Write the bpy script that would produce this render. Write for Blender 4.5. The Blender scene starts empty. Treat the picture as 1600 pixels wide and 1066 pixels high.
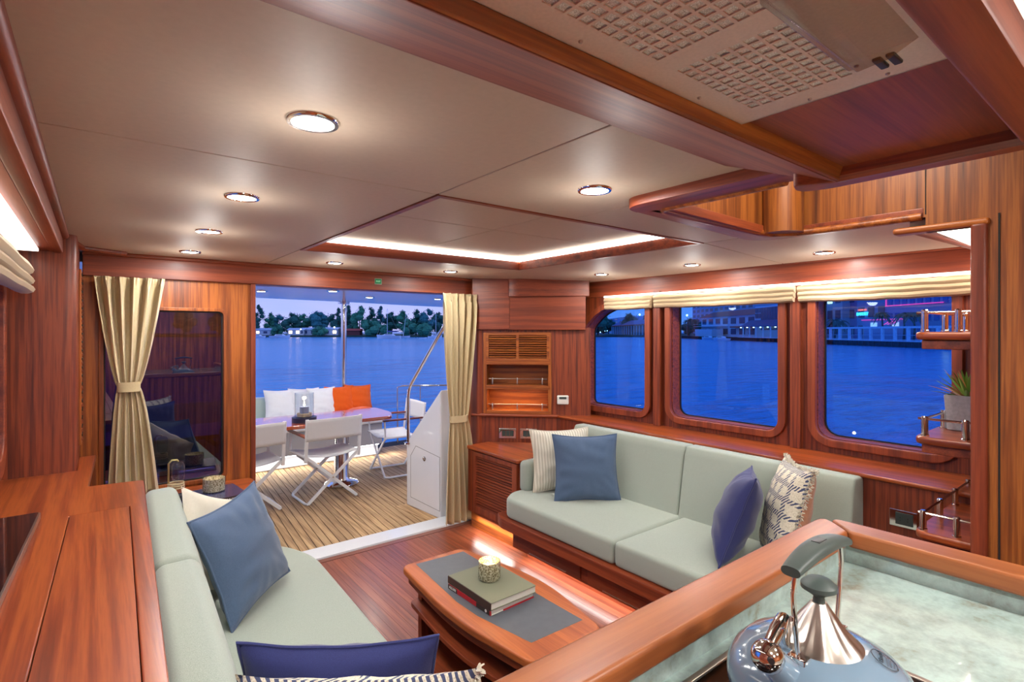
import bpy, bmesh, math, random
from mathutils import Vector, Matrix
from mathutils.geometry import tessellate_polygon
random.seed(7)
S = bpy.context.scene
C = S.collection
PI = math.pi
# ------------------------------------------------------------------ camera, world, exposure
cam = bpy.data.objects.new('camera', bpy.data.cameras.new('camera')); C.objects.link(cam)
cam.location = (0, 0, 1.6); cam.rotation_euler = (PI/2, 0, -math.atan(650/830))
cam.data.sensor_width = 36; cam.data.lens = 36*830/1600; cam.data.shift_y = -15/1600
cam.data.clip_start = .02; cam.data.clip_end = 3000
S.camera = cam
S.view_settings.view_transform = 'Standard'; S.view_settings.look = 'None'
S.view_settings.gamma = 1; S.view_settings.use_curve_mapping = False
S.view_settings.exposure = 0.06
LAMP_W = 6.0      # each saloon downlight
STRIP = .36        # multiplier of the LED strips

W = bpy.data.worlds.new('dusk_sky'); S.world = W; W.use_nodes = True
n = W.node_tree.nodes; l = W.node_tree.links; n.clear()
out = n.new('ShaderNodeOutputWorld'); bg = n.new('ShaderNodeBackground'); tc = n.new('ShaderNodeTexCoord')
sep = n.new('ShaderNodeSeparateXYZ'); rp = n.new('ShaderNodeValToRGB')
l.new(tc.outputs['Generated'], sep.inputs[0]); l.new(sep.outputs['Z'], rp.inputs[0])
e = rp.color_ramp.elements
e[0].position = 0.0; e[0].color = (.36, .42, .82, 1)
e[1].position = 1.0; e[1].color = (.12, .27, .80, 1)
k = e.new(.12); k.color = (.22, .32, .80, 1)
k = e.new(.4); k.color = (.16, .31, .84, 1)
mp = n.new('ShaderNodeMapping'); mp.inputs['Scale'].default_value = (1.6, 1.6, 9)
nz = n.new('ShaderNodeTexNoise'); nz.inputs['Scale'].default_value = 2.2; nz.inputs['Detail'].default_value = 6
l.new(tc.outputs['Generated'], mp.inputs[0]); l.new(mp.outputs[0], nz.inputs['Vector'])
cr = n.new('ShaderNodeValToRGB'); cr.color_ramp.elements[0].position = .42; cr.color_ramp.elements[1].position = .68
l.new(nz.outputs[0], cr.inputs[0])
mx = n.new('ShaderNodeMixRGB'); mx.inputs[2].default_value = (.46, .44, .80, 1)
mu = n.new('ShaderNodeMath'); mu.operation = 'MULTIPLY'; mu.inputs[1].default_value = .6
l.new(cr.outputs[0], mu.inputs[0]); l.new(mu.outputs[0], mx.inputs[0]); l.new(rp.outputs[0], mx.inputs[1])
l.new(mx.outputs[0], bg.inputs[0]); bg.inputs[1].default_value = 1.35
l.new(bg.outputs[0], out.inputs[0])

# ------------------------------------------------------------------ materials
def lin(r, g, b):
    f = lambda c: (c/255/12.92) if c/255 <= .04045 else ((c/255+.055)/1.055)**2.4
    return (f(r), f(g), f(b), 1)
class NT:
    def __init__(s, name):
        s.m = bpy.data.materials.new(name); s.m.use_nodes = True
        s.t = s.m.node_tree; s.b = s.t.nodes['Principled BSDF']; s.o = s.t.nodes['Material Output']
    def n(s, t, **kw):
        q = s.t.nodes.new('ShaderNode'+t)
        for k_, v in kw.items():
            if hasattr(q, k_): setattr(q, k_, v)
            else: q.inputs[k_.replace('_', ' ')].default_value = v
        return q
    def l(s, a, b): s.t.links.new(a, b)
def noise(N, vec, scale, detail=4, rough=.5):
    q = N.n('TexNoise'); q.inputs['Scale'].default_value = scale; q.inputs['Detail'].default_value = detail
    q.inputs['Roughness'].default_value = rough; N.l(vec, q.inputs['Vector']); return q
def ramp(N, fac, stops):
    q = N.n('ValToRGB'); el = q.color_ramp.elements
    el[0].position, el[0].color = stops[0]; el[1].position, el[1].color = stops[-1]
    for p, c in stops[1:-1]:
        k_ = el.new(p); k_.color = c
    N.l(fac, q.inputs[0]); return q
def objvec(N, scale, rnd=0):
    tc_ = N.n('TexCoord'); m_ = N.n('Mapping'); m_.inputs['Scale'].default_value = scale
    N.l(tc_.outputs['Object'], m_.inputs[0])
    if rnd:
        oi = N.n('ObjectInfo'); mu_ = N.n('Math', operation='MULTIPLY'); mu_.inputs[1].default_value = rnd
        N.l(oi.outputs['Random'], mu_.inputs[0])
        cb = N.n('CombineXYZ')
        for i_ in range(3): N.l(mu_.outputs[0], cb.inputs[i_])
        N.l(cb.outputs[0], m_.inputs['Location'])
    return m_.outputs[0]
def bump(N, fac, strength, dist=.002):
    q = N.n('Bump'); q.inputs['Strength'].default_value = strength; q.inputs['Distance'].default_value = dist
    N.l(fac, q.inputs['Height']); N.l(q.outputs[0], N.b.inputs['Normal'])
def wood(name, axis, dark, mid, light, rough=.45, coat=.06, band=14, rnd=37, vary=0.0):
    N = NT(name)
    sc = [band, band, band]; sc['xyz'.index(axis)] = band*.03
    v = objvec(N, sc, rnd)
    a = noise(N, v, 1.6, 3, .5)
    sf = [160, 160, 160]; sf['xyz'.index(axis)] = 5
    f = noise(N, objvec(N, sf, rnd), 1.0, 3, .6)
    m_ = N.n('MixRGB'); m_.inputs[0].default_value = .3
    N.l(a.outputs[0], m_.inputs[1]); N.l(f.outputs[0], m_.inputs[2])
    r_ = ramp(N, m_.outputs[0], [(.33, dark), (.47, mid), (.58, light), (.70, mid)])
    col = r_.outputs[0]
    if vary:
        oi = N.n('ObjectInfo'); hs = N.n('HueSaturation')
        mr = N.n('MapRange'); mr.inputs['To Min'].default_value = 1-vary; mr.inputs['To Max'].default_value = 1+vary
        N.l(oi.outputs['Random'], mr.inputs[0]); N.l(mr.outputs[0], hs.inputs['Value']); N.l(col, hs.inputs['Color']); col = hs.outputs[0]
    N.l(col, N.b.inputs['Base Color'])
    N.b.inputs['Roughness'].default_value = rough
    N.b.inputs['Coat Weight'].default_value = coat; N.b.inputs['Coat Roughness'].default_value = .16
    bump(N, f.outputs[0], .06, .0006)
    return N.m
D, M_, L_ = lin(92, 37, 19), lin(122, 51, 26), lin(146, 67, 34)
WX, WY, WZ = [wood('mahogany_'+a, a, D, M_, L_) for a in 'xyz']
GX, GY, GZ = [wood('mahogany_ribbon_'+a, a, lin(96, 44, 16), lin(138, 68, 22), lin(176, 98, 34), band=24) for a in 'xyz']
PZ = wood('mahogany_quartered_z', 'z', lin(84, 40, 14), lin(124, 64, 22), lin(154, 88, 34), band=30)
BEAMW = wood('mahogany_beam', 'x', lin(100, 44, 26), lin(126, 56, 32), lin(146, 70, 40), rough=.62, coat=0)
RX, RY, RZ = [wood('mahogany_striped_'+a, a, lin(82, 32, 18), lin(114, 47, 25), lin(144, 66, 34), band=44) for a in 'xyz']
TX, TY = [wood('mahogany_cabinet_top_'+a, a, lin(102, 42, 18), lin(136, 58, 25), lin(166, 82, 34), band=18, rough=.3) for a in 'xy']
FLOORW = wood('mahogany_floor', 'y', lin(102, 46, 28), lin(130, 62, 38), lin(152, 82, 52), band=26, rough=.3, coat=.2, vary=.2)
FLOORX = wood('mahogany_floor_border', 'x', lin(98, 50, 36), lin(118, 62, 44), lin(138, 78, 56), band=26, rough=.3, coat=.2)
TEAK = wood('teak_deck', 'y', lin(120, 92, 62), lin(158, 124, 86), lin(184, 152, 110), band=30, rough=.7, coat=0, vary=.16)
RAILW = wood('mahogany_rail', 'x', lin(124, 66, 34), lin(142, 80, 42), lin(156, 92, 50), band=14, rough=.35)
RAILWY = wood('mahogany_rail_fore', 'y', lin(124, 66, 34), lin(142, 80, 42), lin(156, 92, 50), band=14, rough=.35)
def plain(name, col, rough=.5, metal=0, spec=None, coat=0, nscale=0, namp=.1, trans=0, bumps=0, bscale=200):
    N = NT(name); N.b.inputs['Roughness'].default_value = rough; N.b.inputs['Metallic'].default_value = metal
    if coat: N.b.inputs['Coat Weight'].default_value = coat; N.b.inputs['Coat Roughness'].default_value = .05
    if spec is not None: N.b.inputs['Specular IOR Level'].default_value = spec
    if trans: N.b.inputs['Transmission Weight'].default_value = trans
    q = noise(N, objvec(N, (1, 1, 1)), nscale or 3, 4)
    d = tuple(c*(1-namp) for c in col[:3])+(1,); u = tuple(min(1, c*(1+namp)) for c in col[:3])+(1,)
    r_ = ramp(N, q.outputs[0], [(.3, d), (.7, u)]); N.l(r_.outputs[0], N.b.inputs['Base Color'])
    if bumps:
        q2 = noise(N, objvec(N, (1, 1, 1)), bscale, 2); bump(N, q2.outputs[0], bumps, .001)
    return N.m
def fabric(name, col, col2=None, scale=420, strength=.35, rough=.9):
    N = NT(name); N.b.inputs['Roughness'].default_value = rough; N.b.inputs['Sheen Weight'].default_value = .25
    N.b.inputs['Specular IOR Level'].default_value = .15
    v = objvec(N, (1, 1, 1))
    a = noise(N, objvec(N, (1, 1, 6)), scale, 2); b = noise(N, objvec(N, (6, 6, 1)), scale*.7, 2)
    m_ = N.n('MixRGB'); m_.inputs[0].default_value = .5; N.l(a.outputs[0], m_.inputs[1]); N.l(b.outputs[0], m_.inputs[2])
    c2 = col2 or tuple(c*.72 for c in col[:3])+(1,)
    r_ = ramp(N, m_.outputs[0], [(.38, c2), (.6, col)]); N.l(r_.outputs[0], N.b.inputs['Base Color'])
    bump(N, m_.outputs[0], strength, .001)
    return N.m
def emit(name, col, st):
    N = NT(name); N.b.inputs['Base Color'].default_value = (*col[:3], 1)
    N.b.inputs['Emission Color'].default_value = (*col[:3], 1); N.b.inputs['Emission Strength'].default_value = st
    return N.m
def glass(name, tint, gl=.1, grough=.0, ior=1.45):
    N = NT(name); t = N.n('BsdfTransparent'); t.inputs[0].default_value = tint
    g = N.n('BsdfGlossy'); g.inputs['Roughness'].default_value = grough
    f = N.n('LayerWeight'); f.inputs[0].default_value = .5
    pw = N.n('Math', operation='POWER'); pw.inputs[1].default_value = 4; N.l(f.outputs['Facing'], pw.inputs[0])
    ad = N.n('Math', operation='MULTIPLY_ADD'); ad.inputs[1].default_value = .75; ad.inputs[2].default_value = gl; ad.use_clamp = True
    N.l(pw.outputs[0], ad.inputs[0])
    mx_ = N.n('MixShader'); N.l(ad.outputs[0], mx_.inputs[0]); N.l(t.outputs[0], mx_.inputs[1]); N.l(g.outputs[0], mx_.inputs[2])
    N.l(mx_.outputs[0], N.o.inputs['Surface']); return N.m
CEIL = plain('ceiling_vinyl', lin(190, 170, 150), .55, nscale=60, namp=.03, bumps=.05, bscale=300)
WHITE = plain('white_gelcoat', lin(222, 226, 232), .22, coat=.5, namp=.02)
CHAIRW = plain('white_powder_coat', lin(225, 228, 232), .4, namp=.02)
MESHW = fabric('white_mesh_canvas', lin(225, 226, 228), lin(200, 203, 208), 500, .2)
SAGE = fabric('sage_linen', lin(168, 176, 164), lin(136, 146, 134), 520, .3)
BLUEG = fabric('slate_blue_linen', lin(92, 112, 140), lin(62, 80, 106), 500, .3)
NAVY = fabric('navy_velvet', lin(54, 60, 112), lin(36, 40, 84), 600, .15, .7)
CREAM = fabric('cream_cotton', lin(225, 218, 200), lin(200, 192, 172), 420, .4)
PEACH = fabric('peach_linen', lin(216, 160, 128), lin(186, 128, 98), 420, .4)
ORANGE = fabric('orange_canvas', lin(228, 98, 28), lin(190, 74, 20), 300, .3)
OUTW = fabric('white_canvas', lin(226, 230, 236), lin(205, 210, 220), 300, .3)
CURT = fabric('sand_linen', lin(208, 190, 150), lin(180, 162, 124), 380, .25)
BLIND = fabric('blind_linen', lin(188, 164, 130), lin(160, 138, 106), 400, .2)
CHROME = plain('polished_steel', lin(225, 222, 218), .08, 1, namp=.02)
STEEL = plain('brushed_steel', lin(188, 178, 168), .3, 1, nscale=40, namp=.06)
HOODM = plain('hood_enamel', lin(214, 192, 174), .4, .1, nscale=200, namp=.05)
FILT = plain('filter_mesh', lin(238, 232, 208), .5, .0, nscale=700, namp=.5, bumps=.8, bscale=800)
BLACK = plain('black_satin', lin(22, 22, 24), .4, namp=.05)
BLACKG = plain('black_glass', lin(8, 8, 10), .04, coat=1, namp=.05)
JOINTSHADE = plain('dark_joint_and_shade', lin(26, 18, 14), .8)  # colours joints and grooves, also the shade painted behind louvre slats
GREENG = plain('dark_green_grip', lin(58, 68, 64), .5, namp=.05)
ENAMEL = plain('blue_grey_enamel', lin(112, 134, 152), .12, coat=1, namp=.02)
LEATHER = plain('slate_leather', lin(84, 88, 94), .45, nscale=30, namp=.06, bumps=.25, bscale=500)
BOOKG = plain('olive_cloth_cover', lin(112, 114, 92), .6, namp=.05, bumps=.2, bscale=900)
BOOKD = plain('dark_brown_cover', lin(52, 36, 30), .6)
BOOKN = plain('navy_glossy_cover', lin(52, 56, 92), .25, coat=.4)
RED = plain('red_cover', lin(176, 22, 34), .5)
PAPER = plain('paper_edges', lin(215, 215, 205), .8, nscale=300, namp=.08)
PLASTICW = plain('white_plastic', lin(225, 222, 214), .4, namp=.02)
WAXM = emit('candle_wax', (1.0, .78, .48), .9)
FLAME = emit('flame', (1, .82, .5), 30)
GLASSP = glass('window_pane', (.42, .72, .95, 1), .05)
GLASSD = glass('tinted_pane', (.10, .10, .22, 1), .16)
GLASSC = glass('clear_glass', (.93, .95, .97, 1), .05)
LENSM = glass('lamp_lens_plastic', (.80, .78, .76, 1), .10, .06)
LED = emit('led_strip', (1, .93, .84), 14*STRIP)
LEDW = emit('led_strip_cool', (.95, .96, 1), 16*STRIP)
LEDB = emit('led_strip_soft', (1, .94, .86), 2.4)
LEDWARM = emit('led_strip_warm', (1, .60, .32), 7*STRIP)
LAMPE = emit('lamp_diffuser', (.94, 1, .98), 12)
LAMPP = emit('lamp_diffuser_pink', (1, .80, .84), 1.6)
def marble():
    N = NT('grey_marble'); v = objvec(N, (1, 1, 1))
    a = noise(N, v, 9, 8, .65); b = noise(N, v, 30, 6, .7)
    m_ = N.n('MixRGB'); m_.inputs[0].default_value = .4; N.l(a.outputs[0], m_.inputs[1]); N.l(b.outputs[0], m_.inputs[2])
    r_ = ramp(N, m_.outputs[0], [(.34, lin(128, 124, 108)), (.44, lin(146, 162, 156)), (.58, lin(168, 188, 182)), (.68, lin(152, 170, 163))])
    N.l(r_.outputs[0], N.b.inputs['Base Color']); N.b.inputs['Roughness'].default_value = .07; N.b.inputs['Coat Weight'].default_value = 1; N.b.inputs['Coat Roughness'].default_value = .02
    return N.m
MARBLE = marble()
def mercury():
    N = NT('mercury_glass'); v = objvec(N, (1, 1, 1)); a = noise(N, v, 160, 4, .7)
    r_ = ramp(N, a.outputs[0], [(.42, lin(120, 108, 80)), (.5, lin(205, 200, 170)), (.62, lin(236, 232, 214))])
    N.l(r_.outputs[0], N.b.inputs['Base Color']); N.b.inputs['Roughness'].default_value = .22; N.b.inputs['Metallic'].default_value = .45
    N.b.inputs['Transmission Weight'].default_value = .25
    bump(N, a.outputs[0], .6, .002); return N.m
MERC = mercury()
def water():
    N = NT('sea_water'); tc_ = N.n('TexCoord')
    m1 = N.n('Mapping'); m1.inputs['Scale'].default_value = (1, 1, 1); N.l(tc_.outputs['Object'], m1.inputs[0])
    m1.inputs['Rotation'].default_value = (0, 0, .5); m1.inputs['Scale'].default_value = (.35, 1, 1)
    a = noise(N, m1.outputs[0], .9, 6, .62); b = noise(N, m1.outputs[0], .045, 3, .5)
    ad = N.n('Math', operation='ADD'); N.l(a.outputs[0], ad.inputs[0]); N.l(b.outputs[0], ad.inputs[1])
    r_ = ramp(N, ad.outputs[0], [(.72, (.0, .14, .36, 1)), (1.05, (.003, .32, .66, 1))])
    N.l(r_.outputs[0], N.b.inputs['Base Color'])
    N.b.inputs['Roughness'].default_value = .18; N.b.inputs['IOR'].default_value = 1.33; N.b.inputs['Specular IOR Level'].default_value = .4
    bump(N, a.outputs[0], 1.0, .45); return N.m
WATER = water()
def hound():
    N = NT('houndstooth_weave'); tc_ = N.n('TexCoord'); sp = N.n('SeparateXYZ')
    nzv = noise(N, tc_.outputs['Object'], 25, 2); 
    vm = N.n('VectorMath', operation='MULTIPLY_ADD'); vm.inputs[1].default_value = (.012, .012, .012)
    N.l(nzv.outputs['Color'], vm.inputs[0]); N.l(tc_.outputs['Object'], vm.inputs[2]); N.l(vm.outputs[0], sp.inputs[0])
    def mth(op, a, b=None, c=None):
        q = N.n('Math', operation=op)
        for i_, x_ in enumerate((a, b, c)):
            if x_ is None: continue
            if isinstance(x_, (int, float)): q.inputs[i_].default_value = x_
            else: N.l(x_, q.inputs[i_])
        return q.outputs[0]
    X, Z = sp.outputs['X'], sp.outputs['Z']
    fx = mth('LESS_THAN', mth('FRACT', mth('MULTIPLY', X, 14)), .34)
    fz = mth('LESS_THAN', mth('FRACT', mth('MULTIPLY', Z, 14)), .34)
    either = mth('MAXIMUM', fx, fz); both = mth('MINIMUM', fx, fz)
    st = mth('LESS_THAN', mth('FRACT', mth('MULTIPLY', mth('ADD', X, mth('MULTIPLY', Z, .8)), 62)), .5)
    pat = mth('MAXIMUM', mth('MINIMUM', either, st), mth('MULTIPLY', both, st))
    wv = noise(N, tc_.outputs['Object'], 260, 2)
    r_ = ramp(N, wv.outputs[0], [(.35, lin(196, 186, 160)), (.6, lin(232, 224, 204))])
    mx_ = N.n('MixRGB'); N.l(pat, mx_.inputs[0]); N.l(r_.outputs[0], mx_.inputs[1]); mx_.inputs[2].default_value = lin(70, 78, 108)
    N.l(mx_.outputs[0], N.b.inputs['Base Color']); N.b.inputs['Roughness'].default_value = .95; bump(N, wv.outputs[0], .5, .002)
    return N.m
HOUND = hound()
def stripes():
    N = NT('cream_ribbed_weave'); tc_ = N.n('TexCoord'); sp = N.n('SeparateXYZ'); N.l(tc_.outputs['Object'], sp.inputs[0])
    q = N.n('Math', operation='MULTIPLY'); q.inputs[1].default_value = 330; N.l(sp.outputs['X'], q.inputs[0])
    s_ = N.n('Math', operation='SINE'); N.l(q.outputs[0], s_.inputs[0])
    r_ = ramp(N, s_.outputs[0], [(.2, lin(196, 190, 172)), (.75, lin(226, 221, 206))])
    N.l(r_.outputs[0], N.b.inputs['Base Color']); N.b.inputs['Roughness'].default_value = .95; bump(N, s_.outputs[0], .4, .002); return N.m
STRIPES = stripes()

# ------------------------------------------------------------------ geometry helpers
class G:
    def __init__(s): s.v = []; s.f = []
    def add(s, vs, fs, M=None):
        o = len(s.v)
        for p in vs:
            p = Vector(p)
            s.v.append(tuple(M @ p) if M else tuple(p))
        s.f += [tuple(i+o for i in f) for f in fs]; return s
    def box(s, x0, x1, y0, y1, z0, z1, M=None):
        vs = [(x, y, z) for z in (z0, z1) for x, y in ((x0, y0), (x1, y0), (x1, y1), (x0, y1))]
        return s.add(vs, [(3, 2, 1, 0), (4, 5, 6, 7), (0, 1, 5, 4), (1, 2, 6, 5), (2, 3, 7, 6), (3, 0, 4, 7)], M)
    def prism(s, poly, z0, z1, M=None, z1f=None):
        n_ = len(poly); A = sum(poly[i][0]*poly[(i+1) % n_][1]-poly[(i+1) % n_][0]*poly[i][1] for i in range(n_))
        if A < 0: poly = poly[::-1]
        vs = [(x, y, z0 if not callable(z0) else z0(x, y)) for x, y in poly]+[(x, y, z1 if not callable(z1) else z1(x, y)) for x, y in poly]
        return s.add(vs, [tuple(range(n_))[::-1], tuple(range(n_, 2*n_))]+[(i, (i+1) % n_, (i+1) % n_+n_, i+n_) for i in range(n_)], M)
    def plate(s, outer, holes, z0, z1, M=None):
        loops = [outer]+holes
        tess = tessellate_polygon([[Vector((x, y, 0)) for x, y in lp] for lp in loops])
        pts = [p for lp in loops for p in lp]; n_ = len(pts)
        vs = [(x, y, z0) for x, y in pts]+[(x, y, z1) for x, y in pts]
        fs = [tuple(t)[::-1] for t in tess]+[tuple(i+n_ for i in t) for t in tess]
        o = 0
        for lp in loops:
            m = len(lp)
            fs += [(o+i, o+(i+1) % m, o+(i+1) % m+n_, o+i+n_) for i in range(m)]; o += m
        return s.add(vs, fs, M)
    def cyl(s, p0, p1, r0, r1=None, n_=12, cap=True, M=None):
        return s.tube([p0, p1], [r0, r1 if r1 is not None else r0], n_, M=M, cap=cap)
    def tube(s, pts, r, n_=8, closed=False, M=None, cap=True):
        pts = [Vector(p) for p in pts]; m = len(pts); rr_ = r if isinstance(r, (list, tuple)) else [r]*m
        vs = []; up = None
        for i, p in enumerate(pts):
            if closed: d = pts[(i+1) % m]-pts[i-1]
            else: d = pts[min(i+1, m-1)]-pts[max(i-1, 0)]
            d.normalize()
            if up is None: up = Vector((0, 0, 1)) if abs(d.z) < .9 else Vector((1, 0, 0))
            a = d.cross(up)
            if a.length < 1e-6: up = Vector((1, .1, 0)); a = d.cross(up)
            a.normalize(); b = a.cross(d).normalized(); up = b
            for j in range(n_):
                t = 2*PI*j/n_; vs.append(p+(a*math.cos(t)+b*math.sin(t))*rr_[i])
        fs = []
        for i in range(m if closed else m-1):
            for j in range(n_):
                a0 = i*n_+j; a1 = i*n_+(j+1) % n_; b0 = ((i+1) % m)*n_+j; b1 = ((i+1) % m)*n_+(j+1) % n_
                fs.append((a0, b0, b1, a1))
        if cap and not closed: fs += [tuple(range(n_)), tuple(range((m-1)*n_, m*n_))[::-1]]
        return s.add(vs, fs, M)
    def lathe(s, prof, c=(0, 0, 0), n_=32, M=None, squash=1):
        vs = []; m = len(prof)
        for r, z in prof:
            for j in range(n_):
                t = 2*PI*j/n_; vs.append((c[0]+r*math.cos(t), c[1]+r*math.sin(t)*squash, c[2]+z))
        fs = [(i*n_+j, i*n_+(j+1) % n_, (i+1)*n_+(j+1) % n_, (i+1)*n_+j) for i in range(m-1) for j in range(n_)]
        if prof[0][0] > 1e-5: fs.append(tuple(range(n_))[::-1])
        if prof[-1][0] > 1e-5: fs.append(tuple(range((m-1)*n_, m*n_)))
        return s.add(vs, fs, M)
    def ball(s, c, r, n_=12, sc=(1, 1, 1), M=None):
        T = Matrix.Translation(c) @ Matrix.Diagonal((*sc, 1)); h = n_//2
        prof = [(max(r*math.sin(PI*i/h), 1e-6), -r*math.cos(PI*i/h)) for i in range(h+1)]
        return s.lathe(prof, (0, 0, 0), n_, (M @ T) if M else T)
    def sheet(s, fn, nu, nv, M=None, closed=False):
        vs = [fn(i/nu, j/nv) for j in range(nv+1) for i in range(nu+1)]
        return s.add(vs, [(j*(nu+1)+i, j*(nu+1)+i+1, (j+1)*(nu+1)+i+1, (j+1)*(nu+1)+i) for j in range(nv) for i in range(nu)], M)
def rr(x0, x1, y0, y1, r, n_=5):
    r4 = r if isinstance(r, (list, tuple)) else [r]*4; pts = []
    for (cx, cy, a0), q in zip(((x0, y0, PI), (x1, y0, 1.5*PI), (x1, y1, 0), (x0, y1, .5*PI)), r4):
        sx = 1 if cx == x0 else -1; sy = 1 if cy == y0 else -1
        if q <= 1e-6: pts.append((cx, cy)); continue
        for i in range(n_+1):
            t = a0+.5*PI*i/n_; pts.append((cx+sx*q+q*math.cos(t), cy+sy*q+q*math.sin(t)))
    return pts
def roundpoly(pts, rs, n_=6):
    out_ = []; m = len(pts)
    for i in range(m):
        p = Vector(pts[i]); a = Vector(pts[i-1])-p; b = Vector(pts[(i+1) % m])-p; r = rs[i] if isinstance(rs, (list, tuple)) else rs
        if r <= 0: out_.append(tuple(p)); continue
        a.normalize(); b.normalize()
        for k_ in range(n_+1):
            t = k_/n_; q = (p+a*r)*(1-t)**2+p*2*t*(1-t)+(p+b*r)*t*t; out_.append((q.x, q.y))
    return out_
def build(g, name, mat, parent=None, bevel=0, seg=2, smooth=True, fix=True, kind=None, label=None, ang=38, loc=None, sub=0):
    me = bpy.data.meshes.new(name); me.from_pydata(g.v, [], g.f)
    bm = bmesh.new(); bm.from_mesh(me)
    if bevel:
        bmesh.ops.remove_doubles(bm, verts=bm.verts, dist=1e-6)
        bmesh.ops.recalc_face_normals(bm, faces=bm.faces)
        es = [e_ for e_ in bm.edges if len(e_.link_faces) == 2 and e_.calc_face_angle(0) > math.radians(32)]
        bmesh.ops.bevel(bm, geom=es, offset=bevel, segments=seg, profile=.5, affect='EDGES', clamp_overlap=True)
    elif fix: bmesh.ops.recalc_face_normals(bm, faces=bm.faces)
    bm.to_mesh(me); bm.free()
    if smooth:
        me.polygons.foreach_set('use_smooth', [True]*len(me.polygons)); me.set_sharp_from_angle(angle=math.radians(ang))
    me.materials.append(mat)
    o = bpy.data.objects.new(name, me); C.objects.link(o)
    if parent: o.parent = parent
    if kind: o['kind'] = kind
    if label: o['label'] = label
    if loc: o.location = loc
    if bevel and smooth and mat.name not in ('sage_linen', 'white_canvas', 'pale_sage_vinyl'):
        md = o.modifiers.new('wn', 'WEIGHTED_NORMAL'); md.keep_sharp = True
    if sub:
        md = o.modifiers.new('sub', 'SUBSURF'); md.levels = sub; md.render_levels = sub
    return o
def tag(o, label, cat, group=None):
    o['label'] = label; o['category'] = cat
    if group: o['group'] = group
    return o
def T(name, label, cat, loc=(0, 0, 0), rot=(0, 0, 0), group=None):
    o = bpy.data.objects.new(name, None); C.objects.link(o); o.location = loc; o.empty_display_size = .05
    o.rotation_euler = rot if isinstance(rot, (tuple, list)) else (0, 0, rot)
    return tag(o, label, cat, group)
def struct(g, name, mat, label=None, **kw):
    o = build(g, name, mat, **kw); o['kind'] = 'structure'
    if label: o['label'] = label
    return o
def sempty(name):
    o = bpy.data.objects.new(name, None); C.objects.link(o); o['kind'] = 'structure'; return o
def dup(root, loc, rot=None, label=None, group=None):
    r = root.copy(); C.objects.link(r); r.location = loc
    if rot is not None: r.rotation_euler = rot if isinstance(rot, (tuple, list)) else (0, 0, rot)
    if label: r['label'] = label
    if group: r['group'] = group
    for ch in list(root.children):
        c = ch.copy(); C.objects.link(c); c.parent = r
        for g_ in list(ch.children):
            d = g_.copy(); C.objects.link(d); d.parent = c
    return r
def text(body, size, mat, M, name='lettering', parent=None, ext=.0006, sx=1):
    cu = bpy.data.curves.new(name, 'FONT'); cu.body = body; cu.size = size; cu.extrude = ext
    cu.align_x = 'CENTER'; cu.align_y = 'CENTER'
    t = bpy.data.objects.new('tmp', cu); C.objects.link(t)
    dg = bpy.context.evaluated_depsgraph_get(); dg.update()
    me = bpy.data.meshes.new_from_object(t.evaluated_get(dg)); me.name = name
    bpy.data.objects.remove(t)
    me.transform(M @ Matrix.Diagonal((sx, 1, 1, 1))); me.materials.clear(); me.materials.append(mat)
    o = bpy.data.objects.new(name, me); C.objects.link(o)
    if parent: o.parent = parent
    return o
def light(name, loc, power, size=.08, kind='AREA', rot=(0, 0, 0), col=(1, .95, .88), sizey=None, spread=None):
    d = bpy.data.lights.new(name, kind); d.energy = power; d.color = col
    if kind == 'AREA':
        d.shape = 'DISK' if sizey is None else 'RECTANGLE'; d.size = size
        if sizey: d.size_y = sizey
        if spread: d.spread = spread
    else: d.shadow_soft_size = size
    o = bpy.data.objects.new(name, d); C.objects.link(o); o.location = loc; o.rotation_euler = rot; return o
def grow(poly, d):
    m = len(poly); A = sum(poly[i][0]*poly[(i+1) % m][1]-poly[(i+1) % m][0]*poly[i][1] for i in range(m)); sg_ = 1 if A > 0 else -1
    o_ = []
    for i in range(m):
        a = Vector(poly[i-1]); b = Vector(poly[i]); c = Vector(poly[(i+1) % m])
        t = (b-a).normalized()+(c-b).normalized() if (b-a).length > 1e-6 and (c-b).length > 1e-6 else (c-a); t.normalize()
        o_.append((b.x+t.y*d*sg_, b.y-t.x*d*sg_))
    return o_
def RZ_(a): return Matrix.Rotation(a, 4, 'Z')

# ================================================================== ROOM SHELL
CZ = 2.05
# ---- floor: base slab with single planks
g = G().prism([(-.6, -1.9), (3.5, -1.9), (3.5, 3.76), (-.6, 3.76)], -.06, -.004)
floor = struct(g, 'floor', JOINTSHADE)
x = .25
while x < 2.95:
    w = .05
    build(G().box(x, x+w-.0012, .9, 3.695, -.004, 0), 'floor_plank', FLOORW, floor, smooth=False); x += w
for y0, y1 in ((3.70, 3.74),):
    build(G().box(.6, 2.9, 3.702, 3.758, -.004, 0), 'border_plank', FLOORX, floor, smooth=False)
build(G().box(-.55, 3.4, -1.85, .895, -.004, 0), 'galley_sole', FLOORX, floor, smooth=False)
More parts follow.
